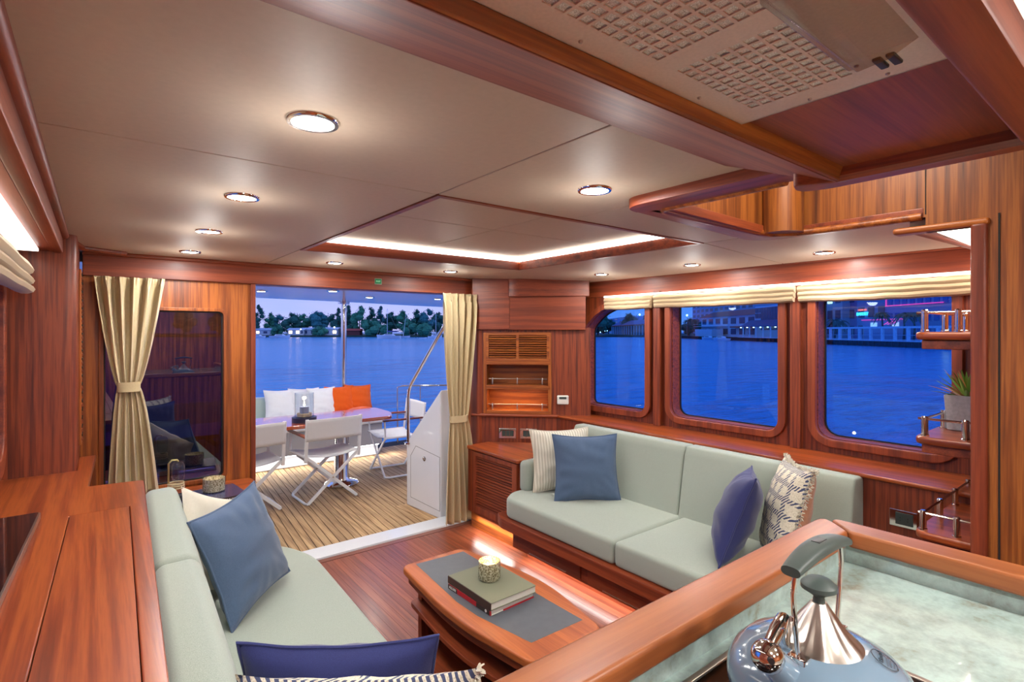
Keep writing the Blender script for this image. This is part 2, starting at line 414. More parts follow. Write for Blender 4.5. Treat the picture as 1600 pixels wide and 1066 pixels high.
# ---- ceiling
ceil = struct(G().box(-.6, 3.6, -1.9, 3.95, 2.45, 2.5), 'ceiling', CEIL)
def panel(poly, z0=CZ, z1=CZ+.02, nm='ceiling_panel'): return build(G().prism(poly, z0, z1), nm, CEIL, ceil, bevel=.002, seg=1)
sl = lambda d: (lambda x, y: CZ+d-(max(x-2.44, 0))*.046)
panel([(-.15, .60), (.882, .60), (.882, 1.524), (-.15, 1.524)])
panel([(-.15, 1.529), (.882, 1.529), (.882, 3.85), (-.15, 3.85)])
panel([(.887, .60), (1.50, .60), (1.50, 1.524), (.887, 1.524)])
panel([(1.50, 1.24), (2.439, 1.24), (2.439, 1.524), (1.50, 1.524)])
panel([(.887, 3.026), (2.439, 3.026), (2.439, 3.85), (.887, 3.85)])
panel([(2.444, .3), (3.40, .3), (3.40, 1.524), (2.444, 1.524)], sl(0), sl(.02))
panel([(2.444, 1.529), (3.40, 1.529), (3.40, 3.85), (2.444, 3.85)], sl(0), sl(.02))
panel([(-.5, -1.85), (2.38, -1.85), (2.38, .12), (-.5, .12)])
panel([(-.5, .12), (.15, .12), (.15, .60), (-.5, .60)])
roof = struct(G().box(-.6, 3.6, 3.92, 3.96, 2.05, 2.5).box(-.62, -.58, -1.9, 3.95, 2.05, 2.5).box(3.56, 3.6, -1.9, 3.95, 2.04, 2.5).box(3.44, 3.6, -1.9, 3.95, 2.0, 2.06), 'trim_11', WHITE, label='outer roof edge')
# ---- recessed tray with light cove
tray = T('ceiling_tray', 'rectangular recessed ceiling tray with wooden rim and glowing light cove', 'ceiling tray', (1.66, 2.275, CZ))
hx, hy = .775, .75
g = G().plate(rr(-hx, hx, -hy, hy, .0), [rr(-hx+.022, hx-.022, -hy+.022, hy-.022, 0)], -.004, .012)
build(g, 'rim', WX, tray)
g = G().plate(rr(-hx, hx, -hy, hy, .0), [rr(-hx+.012, hx-.012, -hy+.012, hy-.012, 0)], .0, .055)
build(g, 'side_band', WX, tray)
for x0, x1, y0, y1 in ((-hx+.005, hx-.005, hy-.025, hy-.008), (-hx+.005, hx-.005, -hy+.008, -hy+.025), (hx-.025, hx-.008, -hy, hy), (-hx+.008, -hx+.025, -hy, hy)):
    build(G().box(x0, x1, y0, y1, .056, .084), 'light_strip', LED, tray)
for i, (a, b) in enumerate(((-hx, -.003), (.003, hx))):
    for c, d in ((-hy, -.003), (.003, hy)):
        build(G().box(a, b, c, d, .088, .10), 'tray_panel', CEIL, tray, bevel=.003, seg=1)
# ---- downlights
LIGHTS = [(.365, 1.156, 'round chrome-rimmed ceiling downlight closest to the camera on the left', 1),
          (.383, 1.949, 'ceiling downlight second from the camera in the left fore-and-aft row', 0),
          (.399, 2.709, 'ceiling downlight third from the camera in the left fore-and-aft row', 0),
          (.417, 3.469, 'ceiling downlight farthest from the camera in the left row, above the tied curtain', 0),
          (1.229, 3.45, 'ceiling downlight just in front of the tray, left of the green sign', 0),
          (2.088, 3.412, 'ceiling downlight above the right-hand curtain by the doorway', 0),
          (1.243, 1.163, 'ceiling downlight between the beam and the ceiling tray', 1),
          (2.960, 2.70, 'ceiling downlight nearest the corner cabinet on the window side', 0),
          (2.985, 1.955, 'ceiling downlight above the middle of the right sofa', 0),
          (3.06, 1.205, 'ceiling downlight over the window side nearest the partition', 0)]
def make_downlight(loc, label, pink=0, r=.055, group='saloon ceiling downlights'):
    t = T('downlight', label, 'ceiling light', loc, 0, group)
    build(G().lathe([(r*.78, -.001), (r*.80, -.007), (r*.95, -.007), (r, -.003), (r, .002), (r*.76, .002)], n_=28), 'bezel', CHROME, t)
    build(G().lathe([(1e-4, -.006), (r*.60, -.006), (r*.78, -.003), (r*.78, .001), (1e-4, .001)], n_=28), 'diffuser', LAMPE, t)
    if pink: build(G().lathe([(1e-4, -.0075), (r*.6, -.0075), (r*.62, -.0055), (1e-4, -.0055)], n_=28), 'center_disc', LAMPP, t)
    return t
for x, y, lb, pk in LIGHTS:
    zz = CZ-(max(x-2.44, 0))*.046
    make_downlight((x, y, zz), lb, pk)
    light('downlight_glow', (x, y, zz-.012), LAMP_W, .07, col=(1, .975, .94))
    light('downlight_halo', (x, y, zz-.13), 1.3, .05, 'POINT', col=(1, .98, .93))
# unseen galley lamps, added behind the camera to brighten the foreground
for i, (x, y) in enumerate(((.35, -.35), (.35, -1.2), (1.3, -.35), (1.3, -1.2))):
    make_downlight((x, y, CZ), 'unseen downlight added behind the camera for fill, %s' % ('left and closer', 'left and farther', 'right and closer', 'right and farther')[i], 0, group='added fill downlights')
    light('galley_fill_glow', (x, y, CZ-.012), LAMP_W*2.2, .07, col=(1, .975, .94)); light('galley_fill_halo', (x, y, CZ-.10), 4, .04, 'POINT', col=(1, .97, .93))

# ---- aft bulkhead (wall_back) with fixed window and door opening
MB_ = Matrix(((1, 0, 0, 0), (0, 0, 1, 3.82), (0, 1, 0, 0), (0, 0, 0, 1)))     # (a,b,c) -> (x=a, z=b, y=3.82+c)
wall_back = sempty('wall_back')
hole = rr(.03, .648, .667, 1.73, .03)
build(G().plate([(-.12, .0), (.816, .0), (.816, 1.93), (-.12, 1.93)], [hole], 0, .10, MB_), 'bulkhead_panel', GZ, wall_back, bevel=.003)
build(G().box(2.54, 3.45, 3.82, 3.92, 0, 2.05), 'bulkhead_panel', GZ, wall_back)
build(G().box(-.6, -.12, 3.55, 3.92, 0, 2.05), 'bulkhead_panel', GZ, wall_back)
win4 = struct(G().plate(rr(.012, .664, .651, 1.746, .045), [rr(.035, .643, .672, 1.725, .03)], -.012, .02, MB_), 'window_4', GZ, bevel=.006)
build(G().prism(rr(.02, .66, .66, 1.74, .03), .035, .045, MB_), 'glass_pane', GLASSD, win4)
build(G().plate(rr(.028, .65, .665, 1.732, .03), [rr(.042, .636, .679, 1.718, .025)], .022, .034, MB_), 'gasket', BLACK, win4)
hd = struct(G().box(-.06, 2.6, 3.79, 3.96, 1.912, 2.05), 'trim_1', WX, label='wooden header beam above the cockpit doorway', bevel=.006)
build(G().tube([(-.06, 3.785, 2.04), (2.56, 3.785, 2.04)], .014, 10), 'moulding', WX, hd)
thr = struct(G().box(.80, 2.6, 3.765, 3.955, -.03, .012), 'trim_2', WHITE, label='white threshold of the doorway', bevel=.006)
struct(G().box(.80, .83, 3.80, 3.95, 0, 1.93), 'trim_3', WZ, label='left jamb of the doorway', bevel=.004)
sg = T('exit_sign', 'tiny green emergency exit sign on the wooden header above the doorway', 'sign', (1.68, 3.788, 1.978))
build(G().box(-.028, .028, -.003, .002, -.022, .022), 'plate', plain('sign_silver', lin(140, 150, 130), .4), sg)
build(G().box(-.024, .024, -.005, .0, -.018, .018), 'green_field', emit('sign_green', lin(0, 110, 60), .25), sg)
MS = Matrix.Translation((0, -.0055, 0)) @ Matrix.Rotation(PI/2, 4, 'X')
text('EXIT', .017, emit('sign_text', lin(160, 225, 185), .4), MS, parent=sg)

# ---- port side (wall_left): wall with window, pillar, valance, blind
wl = struct(G().plate([(-1.9, 0), (3.2, 0), (3.2, 2.05), (-1.9, 2.05)], [rr(.9, 3.06, 1.08, 1.80, .1)], 0, .1,
            Matrix(((0, 0, -1, -.35), (1, 0, 0, 0), (0, 1, 0, 0), (0, 0, 0, 1)))), 'wall_left', WY, bevel=.003)
MP = Matrix(((0, 0, -1, -.35), (1, 0, 0, 0), (0, 1, 0, 0), (0, 0, 0, 1)))
win5 = struct(G().plate(rr(.82, 3.13, 1.00, 1.88, .14), [rr(.9, 3.06, 1.08, 1.80, .1)], -.05, .0, MP), 'window_5', WY, bevel=.014, seg=3)
build(G().plate(rr(.88, 3.08, 1.06, 1.82, .12), [rr(.9, 3.06, 1.08, 1.80, .1)], .0, .12, MP), 'reveal', RY, win5)
build(G().prism(rr(.88, 3.08, 1.06, 1.82, .12), .10, .108, MP), 'glass_pane', GLASSP, win5)
pil = struct(G().prism(roundpoly([(-.5, 3.2), (-.07, 3.2), (-.07, 3.56), (-.5, 3.56)], [0, .045, 0, 0]), .94, 2.07), 'trim_4', RZ, label='wooden pillar left of the aft curtain')
build(G().box(-.5, -.072, 3.56, 3.83, 0, 2.07), 'side_panel', WZ, pil)
vg = T('vent_grille', 'narrow perforated wooden vent strip beside the left curtain', 'vent', (-.066, 3.68, 1.0))
build(G().box(-.006, .006, -.07, .07, .0, .93), 'frame', GZ, vg, bevel=.003)
for i in range(40): build(G().box(.004, .010, -.05, .05, .02+i*.0225, .031+i*.0225), 'slat', BLACK if i % 2 else WZ, vg)
# port valance
val = struct(G().box(-.16, -.12, .2, 3.24, 1.96, 2.05), 'trim_5', WY, label='wooden valance board along the left side of the ceiling', bevel=.008)
build(G().tube([(-.115, .2, 2.043), (-.115, 3.24, 2.043), (-.06, 3.6, 2.043), (.13, 3.72, 2.043)], .018, 10), 'moulding', WY, val)
build(G().box(-.36, -.16, .2, 3.24, 1.965, 2.0), 'soffit', WY, val)
ls = T('light_strip', 'glowing light strip above the left-hand roman blind', 'light strip', (-.225, 1.6, 1.945))
build(G().box(-.04, .03, -1.35, 1.46, .0, .012), 'diffuser', LEDB, ls)
light('left_strip_glow', (-.2, 1.9, 1.93), 1.5, .05, rot=(0, .2, 0), sizey=2.4, col=(1, .95, .9))

def roman_blind(loc, L, label, side=1, zs=(0, -.045, -.082), outs=(.05, .062, .07)):
    """folded blind: L along local y; folds stack downward"""
    t = T('roman_blind', label, 'blind', loc, 0, 'folded roman blinds')
    for k_, (z0, o_) in enumerate(zip(zs, outs)):
        def fn(u, v, z0=z0, o_=o_, k_=k_):
            y = -L/2+L*u+(.004*k_ if u < .5 else -.004*k_); a = 2*PI*v
            zz = .021*math.sin(a)+(-.006 if k_ == 2 else 0)*math.sin(PI*u)+.0012*math.sin(9*u*PI+k_)+(.005*abs(math.sin(5*u*PI)) if k_ == 0 and math.sin(a) > .3 else 0)
            return (side*(-.02+o_*.5*math.cos(a)*1.0-o_*.3), y, z0+zz)
        g_ = G().sheet(fn, 40, 10)
        n0 = 41*11
        g_.f.append(tuple(i*41 for i in range(11))); g_.f.append(tuple(i*41+40 for i in range(11)))
        build(g_, 'fold', BLIND, t)
    return t
roman_blind((-.20, 1.84, 1.865), 2.5, 'folded cream roman blind hanging at the left window', side=1)

# ---- starboard side (wall_right): wall with three windows
# wall axis: y from 3.3 forward, x leaning out slightly
TA = .02
def mw(off=0): return Matrix(((-TA, 0, 1, 3.36+off), (1, 0, 0, 0), (0, 1, 0, 0), (0, 0, 0, 1)))   # (a=y, b=z, c=out)
w1 = roundpoly([(3.17, .985), (2.56, .985), (2.56, 1.84), (2.84, 1.81), (3.03, 1.75), (3.17, 1.63)], [.05, .07, .05, .1, .08, .05])
w2 = rr(1.57, 2.33, .985, 1.84, .07)
w3 = rr(.73, 1.345, .985, 1.84, .08)
wr = struct(G().plate([(.2, .0), (3.9, .0), (3.9, 2.04), (.2, 2.04)], [grow(w_h, .008) for w_h in (w1, w2, w3)], 0, .1, mw()), 'wall_right', RZ, smooth=False)
for i, (wp, nm) in enumerate(((w1, 'window_1'), (w2, 'window_2'), (w3, 'window_3'))):
    wn = struct(G().plate(grow(wp, .05), [grow(wp, .004)], -.03, .0, mw()), nm, WZ, bevel=.009, seg=3)
    build(G().plate(grow(wp, .012), [wp], .0, .105, mw()), 'reveal', RY, wn)
    build(G().plate(grow(wp, .008), [grow(wp, -.007)], .088, .10, mw()), 'gasket', BLACK, wn)
    build(G().prism(grow(wp, .01), .10, .106, mw()), 'glass_pane', GLASSP, wn)
# vertical joint mouldings between windows
for y_ in (2.445, 1.46): build(G().box(3.325-y_*TA, 3.345-y_*TA, y_-.03, y_+.03, .9, 1.9), 'mullion_panel', RZ, wr, bevel=.003)
# ledge, wainscot
ledge = struct(G().prism([(3.03, 3.26), (2.99, 2.0), (2.965, .55), (3.40, .55), (3.40, 3.3)], .878, .90), 'trim_6', TY, label='polished wooden ledge under the starboard windows', bevel=.008, seg=3)
build(G().prism([(3.05, 3.25), (3.01, 2.0), (2.985, .55), (3.03, .55), (3.06, 3.25)], 0, .88), 'wainscot', RZ, ledge)
# valance over windows
val2 = struct(G().prism([(3.28, 3.3), (3.32, 3.3), (3.36, .45), (3.32, .45)], 1.885, 2.035), 'trim_7', WY, label='wooden valance board above the starboard roman blinds', bevel=.003)
build(G().tube([(3.27, 3.3, 2.022), (3.31, .45, 2.014)], .013, 8), 'moulding', WY, val2)
ls = T('light_strip', 'bright light strip along the starboard valance above the blinds', 'light strip', (3.29, 1.75, 1.875))
build(G().box(-.03, .045, -1.28, 1.2, .0, .012), 'diffuser', LEDB, ls)
light('right_strip_glow', (3.27, 1.75, 1.868), 1.2, .04, rot=(0, .25, 0), sizey=2.4, col=(1, .92, .82))
for (ya, yb, lb) in ((2.94, 2.478, 'short folded roman blind nearest the corner cabinet'), (2.468, 1.452, 'folded roman blind over the middle starboard window'), (1.444, .63, 'folded roman blind over the starboard window beside the partition')):
    roman_blind((3.25+.02*(2-(ya+yb)/2), (ya+yb)/2, 1.85), ya-yb, lb, side=-1, zs=(0, -.03, -.055), outs=(.045, .055, .06))

# ================================================================== GALLEY BEAM, HOOD, OPENING, PARTITION
beam = struct(G(), 'trim_8', WX, label='heavy wooden beam crossing the ceiling in front of the range hood')
M_yz = Matrix(((0, 0, 1, 0), (1, 0, 0, 0), (0, 1, 0, 0), (0, 0, 0, 1)))   # (a=y,b=z,c=x)
build(G().prism([(.60, 2.08), (.775, 2.06), (.772, 2.045), (.655, 2.0), (.482, 1.93), (.478, 2.08)], -.4, 1.33, M_yz), 'beam_face', BEAMW, beam, bevel=.003)
build(G().prism([(.480, 1.931), (.480, 2.0), (.464, 2.0), (.465, 1.958), (.475, 1.933)], -.4, 1.295, M_yz), 'inner_moulding', GX, beam)
build(G().prism(roundpoly([(1.285, .10), (1.292, .482), (1.25, .56), (1.32, .58), (1.345, .52), (1.335, .10)], [0, 0, .02, .03, .03, 0]), 1.931, 2.44), 'frame_rail', WY, beam, bevel=.005)
build(G().prism([(1.289, 1.930), (1.278, 1.94), (1.276, 1.96), (1.30, 1.97), (1.30, 1.931)], .13, .482, Matrix(((1, 0, 0, 0), (0, 0, 1, 0), (0, 1, 0, 0), (0, 0, 0, 1)))), 'inner_moulding', RY, beam)
build(G().prism([(-.4, .128), (1.33, .128), (1.33, .185), (-.4, .185)], 1.932, 2.06), 'near_rail', WX, beam, bevel=.006)
build(G().prism([(.845, .16), (1.30, .16), (1.30, .48), (.845, .48)], 1.958, 1.98), 'recess_panel', WX, beam)
build(G().prism([(-.4, .16), (.93, .16), (.93, .48), (-.4, .48)], 2.04, 2.05), 'recess_panel', WX, beam)
# range hood
hood = T('range_hood', 'beige slotted range hood set in the wooden ceiling recess, top right', 'range hood', (.40, .293, 1.950))
hx0, hx1, hy0, hy1 = -.35, .459, -.108, .176      # local
def slits(x0, x1, y0, y1, nx, ny, b=.0035):
    hs = []; px = (x1-x0)/nx; py = (y1-y0)/ny
    for i in range(nx):
        for j in range(ny): hs.append([(x0+i*px+b, y0+j*py+b), (x0+(i+1)*px-b, y0+j*py+b), (x0+(i+1)*px-b, y0+(j+1)*py-b), (x0+i*px+b, y0+(j+1)*py-b)])
    return hs
gA = (.212, .412, -.012, .134); gB = (-.03, .174, -.012, .134)
build(G().plate([(hx0, hy0), (hx1, hy0), (hx1, hy1), (hx0, hy1)], [[(g_[0], g_[2]), (g_[1], g_[2]), (g_[1], g_[3]), (g_[0], g_[3])] for g_ in (gA, gB)], 0, .006), 'plate', HOODM, hood, smooth=False)
for g_ in (gA, gB):
    q = G(); nx, ny = 11, 8; px = (g_[1]-g_[0])/nx; py = (g_[3]-g_[2])/ny
    for i in range(nx+1): q.box(max(g_[0], g_[0]+i*px-.0022), min(g_[1], g_[0]+i*px+.0022), g_[2], g_[3], .0, .0018)
    for j in range(ny+1): q.box(g_[0], g_[1], max(g_[2], g_[2]+j*py-.0022), min(g_[3], g_[2]+j*py+.0022), .0001, .0019)
    build(q, 'grille', HOODM, hood, fix=False, smooth=False)
    build(G().box(g_[0], g_[1], g_[2], g_[3], .0024, .004), 'filter', FILT, hood)
build(G().box(hx0, hx1, hy1-.002, hy1+.001, 0, .05), 'side', HOODM, hood); build(G().box(hx1-.002, hx1+.001, hy0, hy1, 0, .05), 'side', HOODM, hood)
q = G().prism([(-.085, .004), (-.045, -.014), (-.01, -.017), (-.008, -.012), (.0, -.012), (.0, .004)], .14, .372, Matrix(((0, 0, 1, 0), (1, 0, 0, -.018), (0, 1, 0, 0), (0, 0, 0, 1))))
build(q, 'lamp_lens', LENSM, hood, bevel=.002)
for y_ in (-.060, -.045): build(G().box(.385, .42, y_-.005, y_+.005, -.004, .002), 'switch', BLACK, hood, bevel=.002)
for x_, y_ in ((.31, .160), (.06, .160), (.445, .06), (.445, -.04), (.388, -.022)): build(G().ball((x_, y_, -.0005), .003, 8), 'screw', STEEL, hood)
lt = T('strip_lamp', 'slim brass-edged strip lamp at the top right corner of the ceiling', 'lamp', (.85, .10, 1.925))
build(G().box(-.55, .55, .001, .006, -.003, .006), 'bright_edge', emit('lamp_edge', (1, .96, .82), 1.1), lt)
build(G().box(-.55, .55, -.035, -.003, -.002, .012), 'housing', WX, lt); build(G().box(-.55, .55, -.048, -.036, -.002, .012), 'rail', CHROME, lt)

# rounded ceiling opening with wooden surround
MO = T('ceiling_opening', 'raised ceiling opening lined with ribbon-grain wood, rounded corner and trim', 'opening', (0, 0, 0))
MO['kind'] = 'structure'
outp = roundpoly([(1.41, .5), (1.41, 1.19), (2.46, 1.27), (2.47, .45), (2.38, .45), (2.38, .5)], [0, .10, .17, 0, 0, 0], 8)
inp = roundpoly([(1.53, .5), (1.53, 1.115), (2.35, 1.135), (2.385, .5)], [0, .04, .12, 0], 8)
build(G().prism(roundpoly([(1.41, .5), (1.41, 1.19), (1.50, 1.205), (1.53, 1.115), (1.53, .5)], [0, .07, .0, 0, 0], 8), 2.018, 2.055), 'flange', WY, MO, bevel=.004)
build(G().prism(roundpoly([(1.49, 1.10), (1.49, 1.205), (2.46, 1.27), (2.47, .605), (2.398, .605), (2.392, 1.135)], [0, 0, .16, 0, 0, .09], 8), 2.02, 2.056), 'flange', WX, MO, bevel=.004)
build(G().box(1.5, 2.30, 1.14, 1.16, 2.02, 2.45), 'lining', PZ, MO)
build(G().tube([(2.322, 1.082, 2.02), (2.322, 1.082, 2.45)], .082, 24), 'corner_post', PZ, MO)
build(G().box(2.40, 2.42, .60, 1.10, 2.02, 2.45), 'lining', PZ, MO)
build(G().tube([(1.53, .7, 2.024), (1.53, 1.11, 2.024), (1.56, 1.135, 2.024), (2.23, 1.145, 2.024), (2.31, 1.12, 2.024), (2.37, 1.05, 2.024), (2.392, .95, 2.024), (2.398, .61, 2.024)], .014, 10), 'bullnose', GX, MO)
light('opening_glow', (1.95, .75, 2.42), 9, .35, col=(1, .95, .84))
# partition to the right with opening towards the shelves
wp_ = struct(G().plate([(-1.9, 0), (.467, 0), (.467, 1.965), (.60, 1.965), (.60, 2.45), (-1.9, 2.45)], [], 0, .03, Matrix(((0, 0, 1, 2.4), (1, 0, 0, 0), (0, 1, 0, 0), (0, 0, 0, 1)))), 'wall_partition', PZ)
build(G().box(2.385, 2.445, .425, .472, 0, 1.975), 'post', WZ, wp_, bevel=.012, seg=3)
build(G().box(2.385, 2.445, .42, .70, 1.965, 1.99), 'head_trim', GY, wp_, bevel=.010, seg=3)
build(G().box(2.397, 2.402, .395, .40, 0, 2.0), 'groove', JOINTSHADE, wp_)
build(G().box(2.398, 2.402, .598, .601, 2.03, 2.45), 'groove', JOINTSHADE, wp_)
wf = struct(G().box(-.6, 2.45, -1.9, -1.87, 0, 2.45), 'wall_front', GZ)
struct(G().box(2.45, 3.42, .17, .20, 0, 2.05), 'wall_shelf_back', GZ)
sh_c = struct(G().prism([(2.445, .2), (3.33, .2), (3.33, .60), (2.445, .66)], 1.985, 2.02), 'trim_9', CEIL, label='small ceiling over the shelf nook')
ls = T('light_strip', 'bright light strip in the small ceiling above the shelf nook', 'light strip', (2.86, .46, 1.978))
build(G().box(-.38, .42, -.02, .135, .0, .006), 'diffuser', LED, ls)
light('nook_glow', (2.86, .46, 1.97), 4, .6, sizey=.1, col=(1, .94, .86))
build(G().tube([(2.45, .655, 1.985), (3.3, .60, 1.985)], .014, 8), 'moulding', WX, sh_c)
# shelves with gallery rails
def gallery(t, posts, runs, h=.075, r=.011, rail=.0045):
    for p in posts:
        build(G().lathe([(r*1.25, 0), (r*1.25, .006), (r, .008), (r, h-.004), (r*.7, h)], (p[0], p[1], 0), 14), 'rail_post', CHROME, t)
    for run in runs: build(G().tube([(x_, y_, h*.86) for x_, y_ in run], rail, 8), 'rail', CHROME, t)
def shelf(z, label, nm='shelf', thick=.045, plist=None, depth=.25, x0=2.44):
    t = T(nm, label, 'shelf', (x0, .21, z))
    pl_ = roundpoly([(.0, 0), (.88, 0), (.88, depth+.19), (.0, depth+.19)], [0, 0, 0, .05])
    build(G().prism(pl_, -.03, 0), 'board', TY, t, bevel=.010, seg=3)
    build(G().prism([(.012, .01), (.86, .01), (.86, depth+.17), (.03, depth+.17)], -thick-.02, -.03), 'apron', WX, t, bevel=.004)
    return t
t = shelf(1.598, 'upper wooden corner shelf with chrome rail, nothing standing on it')
gallery(t, [(.03, .41), (.03, .31), (.30, .41), (.62, .41)], [[(.005, .41), (.03, .41), (.85, .41)], [(.03, .435), (.03, .2)]], .085)
t = shelf(1.205, 'middle wooden corner shelf with chrome rail, holding the potted succulent')
gallery(t, [(.03, .41), (.03, .29), (.28, .41), (.60, .41)], [[(.03, .41), (.85, .41)], [(.03, .43), (.03, .22)]])
t = shelf(.848, 'lowest and widest wooden corner shelf with chrome rail, beside the wall outlet')
gallery(t, [(.03, .415), (.03, .315), (.25, .415), (.48, .415), (.70, .415)], [[(.03, .415), (.85, .415)], [(.03, .43), (.03, .27)]])
build(G().box(.0, .85, -.0, .38, -.84, -.05), 'cabinet_body', WZ, t)
# potted succulent
pp = T('potted_succulent', 'spiky green and red succulent in a square textured grey pot', 'plant', (2.745, .55, 1.206))
pot = G(); a = .062
pot.add([(-a*.86, -a*.86, 0), (a*.86, -a*.86, 0), (a*.86, a*.86, 0), (-a*.86, a*.86, 0), (-a, -a, .14), (a, -a, .14), (a, a, .14), (-a, a, .14), (-a*.88, -a*.88, .14), (a*.88, -a*.88, .14), (a*.88, a*.88, .14), (-a*.88, a*.88, .14), (-a*.8, -a*.8, .12), (a*.8, -a*.8, .12), (a*.8, a*.8, .12), (-a*.8, a*.8, .12)],
        [(3, 2, 1, 0)]+[(i, (i+1) % 4, (i+1) % 4+4, i+4) for i in range(4)]+[(4+i, 4+(i+1) % 4, 8+(i+1) % 4, 8+i) for i in range(4)]+[(8+i, 8+(i+1) % 4, 12+(i+1) % 4, 12+i) for i in range(4)]+[(12, 13, 14, 15)])
build(pot, 'pot', plain('textured_grey_pot', lin(178, 178, 184), .5, nscale=90, namp=.12, bumps=.6, bscale=180), pp, bevel=.003)
LG, LR = plain('leaf_green', lin(140, 190, 90), .5), plain('leaf_red', lin(205, 130, 90), .5)
for i in range(42):
    az = i*2.4; el = .35+1.1*(i/42); ln = .15-.04*(i/42)+random.uniform(-.015, .02); w_ = .008
    d = Vector((math.cos(az)*math.cos(el), math.sin(az)*math.cos(el), math.sin(el))); s_ = Vector((-math.sin(az), math.cos(az), 0))
    b = Vector((0, 0, .122))+d*.012; up = Vector((0, 0, 1))
    vs = []
    for t_, ww in ((0, .7), (.35, 1), (.75, .6), (1, .05)):
        c_ = b+d*ln*t_-up*.04*t_*t_*math.cos(el)*.6; vs += [c_-s_*w_*ww, c_-up*w_*.5*ww, c_+s_*w_*ww]
    fs = []
    for q_ in range(3):
        for r_ in range(2): fs.append((q_*3+r_, q_*3+r_+1, q_*3+r_+4, q_*3+r_+3))
        fs.append((q_*3+2, q_*3, q_*3+3, q_*3+5))
    build(G().add(vs, fs), 'leaf', LR if i % 3 == 0 else LG, pp)

# ================================================================== CORNER CABINET (diagonal)
cc = T('corner_cabinet', 'tall diagonal corner cabinet with louvres above and two open niches', 'cabinet', (2.53, 3.74, 0), math.atan2(-.693, .721))
Mc = Matrix(((1, 0, 0, 0), (0, 0, -1, 0), (0, 1, 0, 0), (0, 0, 0, 1)))       # (a,b,c)->(x=a, z=b, y=-c) c outward
holes = [rr(.11, .615, 1.365, 1.575, .004, 2), rr(.098, .628, 1.145, 1.325, .004, 2), rr(.098, .628, .93, 1.118, .004, 2)]
build(G().plate([(0, .66), (.97, .66), (.97, 1.63), (0, 1.63)], holes, -.02, 0, Mc), 'face', RZ, cc, smooth=False)
for nm, (x0, x1, z0, z1) in zip(('niche', 'niche'), ((.098, .628, 1.145, 1.325), (.098, .628, .93, 1.118))):
    q = G().box(x0, x1, .20, .21, z0, z1).box(x0-.01, x0, .0, .21, z0-.01, z1+.01).box(x1, x1+.01, 0, .21, z0-.01, z1+.01).box(x0, x1, 0, .21, z0-.01, z0).box(x0, x1, 0, .21, z1, z1+.01)
    build(q, nm, GX, cc, fix=False, smooth=False)
for z0, z1 in ((1.32, 1.372), (1.112, 1.148), (.905, .932)): build(G().box(.085, .64, -.012, .01, z0, z1), 'rail_strip', GX, cc, bevel=.003)
build(G().box(.075, .103, -.012, .01, .91, 1.59), 'stile', GZ, cc, bevel=.003); build(G().box(.620, .648, -.012, .01, .91, 1.59), 'stile', GZ, cc, bevel=.003)
lv = build(G().plate(rr(.098, .628, 1.35, 1.592, .004, 2), [rr(.118, .352, 1.375, 1.568, .003, 2), rr(.374, .608, 1.375, 1.568, .003, 2)], 0, .014, Mc), 'louver_frame', GX, cc, bevel=.002, seg=1)
for x0 in (.118, .374):
    for i in range(10):
        zc = 1.385+i*.0192
        build(G().prism([(-.012, zc-.004), (.004, zc+.004), (.004, zc+.009), (-.012, zc+.001)], x0, x0+.234, M_yz), 'slat', GX, lv, smooth=False)
build(G().box(.1, .63, .015, .02, 1.36, 1.58), 'shade_backing', JOINTSHADE, cc)  # dark sheet: shade between the louvre slats put in as colour
build(G().tube([(-.03, -.008, .892), (.70, -.008, .892)], .014, 10), 'moulding', WX, cc)
for z0 in (1.155, .94):
    for x_ in (.15, .36, .57): build(G().lathe([(.008, 0), (.008, .003), (.0055, .005), (.0055, .052), (.004, .055)], (x_, -.002, z0), 10), 'rail_post', STEEL, cc)
    build(G().tube([(.115, -.002, z0+.046), (.61, -.002, z0+.046)], .0035, 8), 'rail', STEEL, cc)
build(G().box(.12, .60, .02, .03, 1.110, 1.116), 'niche_lamp', LEDWARM, cc)
light('niche_glow', (2.53+.36*.721+.06*.693, 3.74-.36*.693+.06*.721, 1.105), 1.2, .4, sizey=.03, rot=(0, 0, cc.rotation_euler.z), col=(1, .62, .34))
for x0, x1 in ((.207, .350), (.385, .525)):
    ot = T('wall_outlet', 'chrome-framed double switch plate, %s of two on the corner cabinet' % ('left' if x0 < .3 else 'right'), 'outlet', (2.53+x0*.721, 3.74-x0*.693, .70), cc.rotation_euler.z, 'switch plates')
    build(G().plate([(0, 0), (x1-x0, 0), (x1-x0, .085), (0, .085)], [[(.025, .018), (x1-x0-.02, .018), (x1-x0-.02, .067), (.025, .067)]], 0.001, .008, Mc), 'frame', CHROME, ot, bevel=.002)
    for k_ in range(3): build(G().box(.027+k_*.032, .056+k_*.032, -.005, -.001, .02, .065), 'rocker', GREENG, ot, bevel=.0015)
th = T('thermostat', 'small white wall thermostat between corner cabinet and first window', 'thermostat', (2.53+.742*.721, 3.74-.742*.693, 1.03), cc.rotation_euler.z)
build(G().box(-.048, .048, -.028, -.001, -.038, .038), 'body', PLASTICW, th, bevel=.01, seg=3)
build(G().box(-.03, .03, -.0295, -.027, .008, .026), 'screen', GREENG, th, bevel=.001)
for k_ in range(3): build(G().box(-.03+k_*.022, -.016+k_*.022, -.030, -.027, -.018, -.010), 'button', PLASTICW, th, bevel=.001)
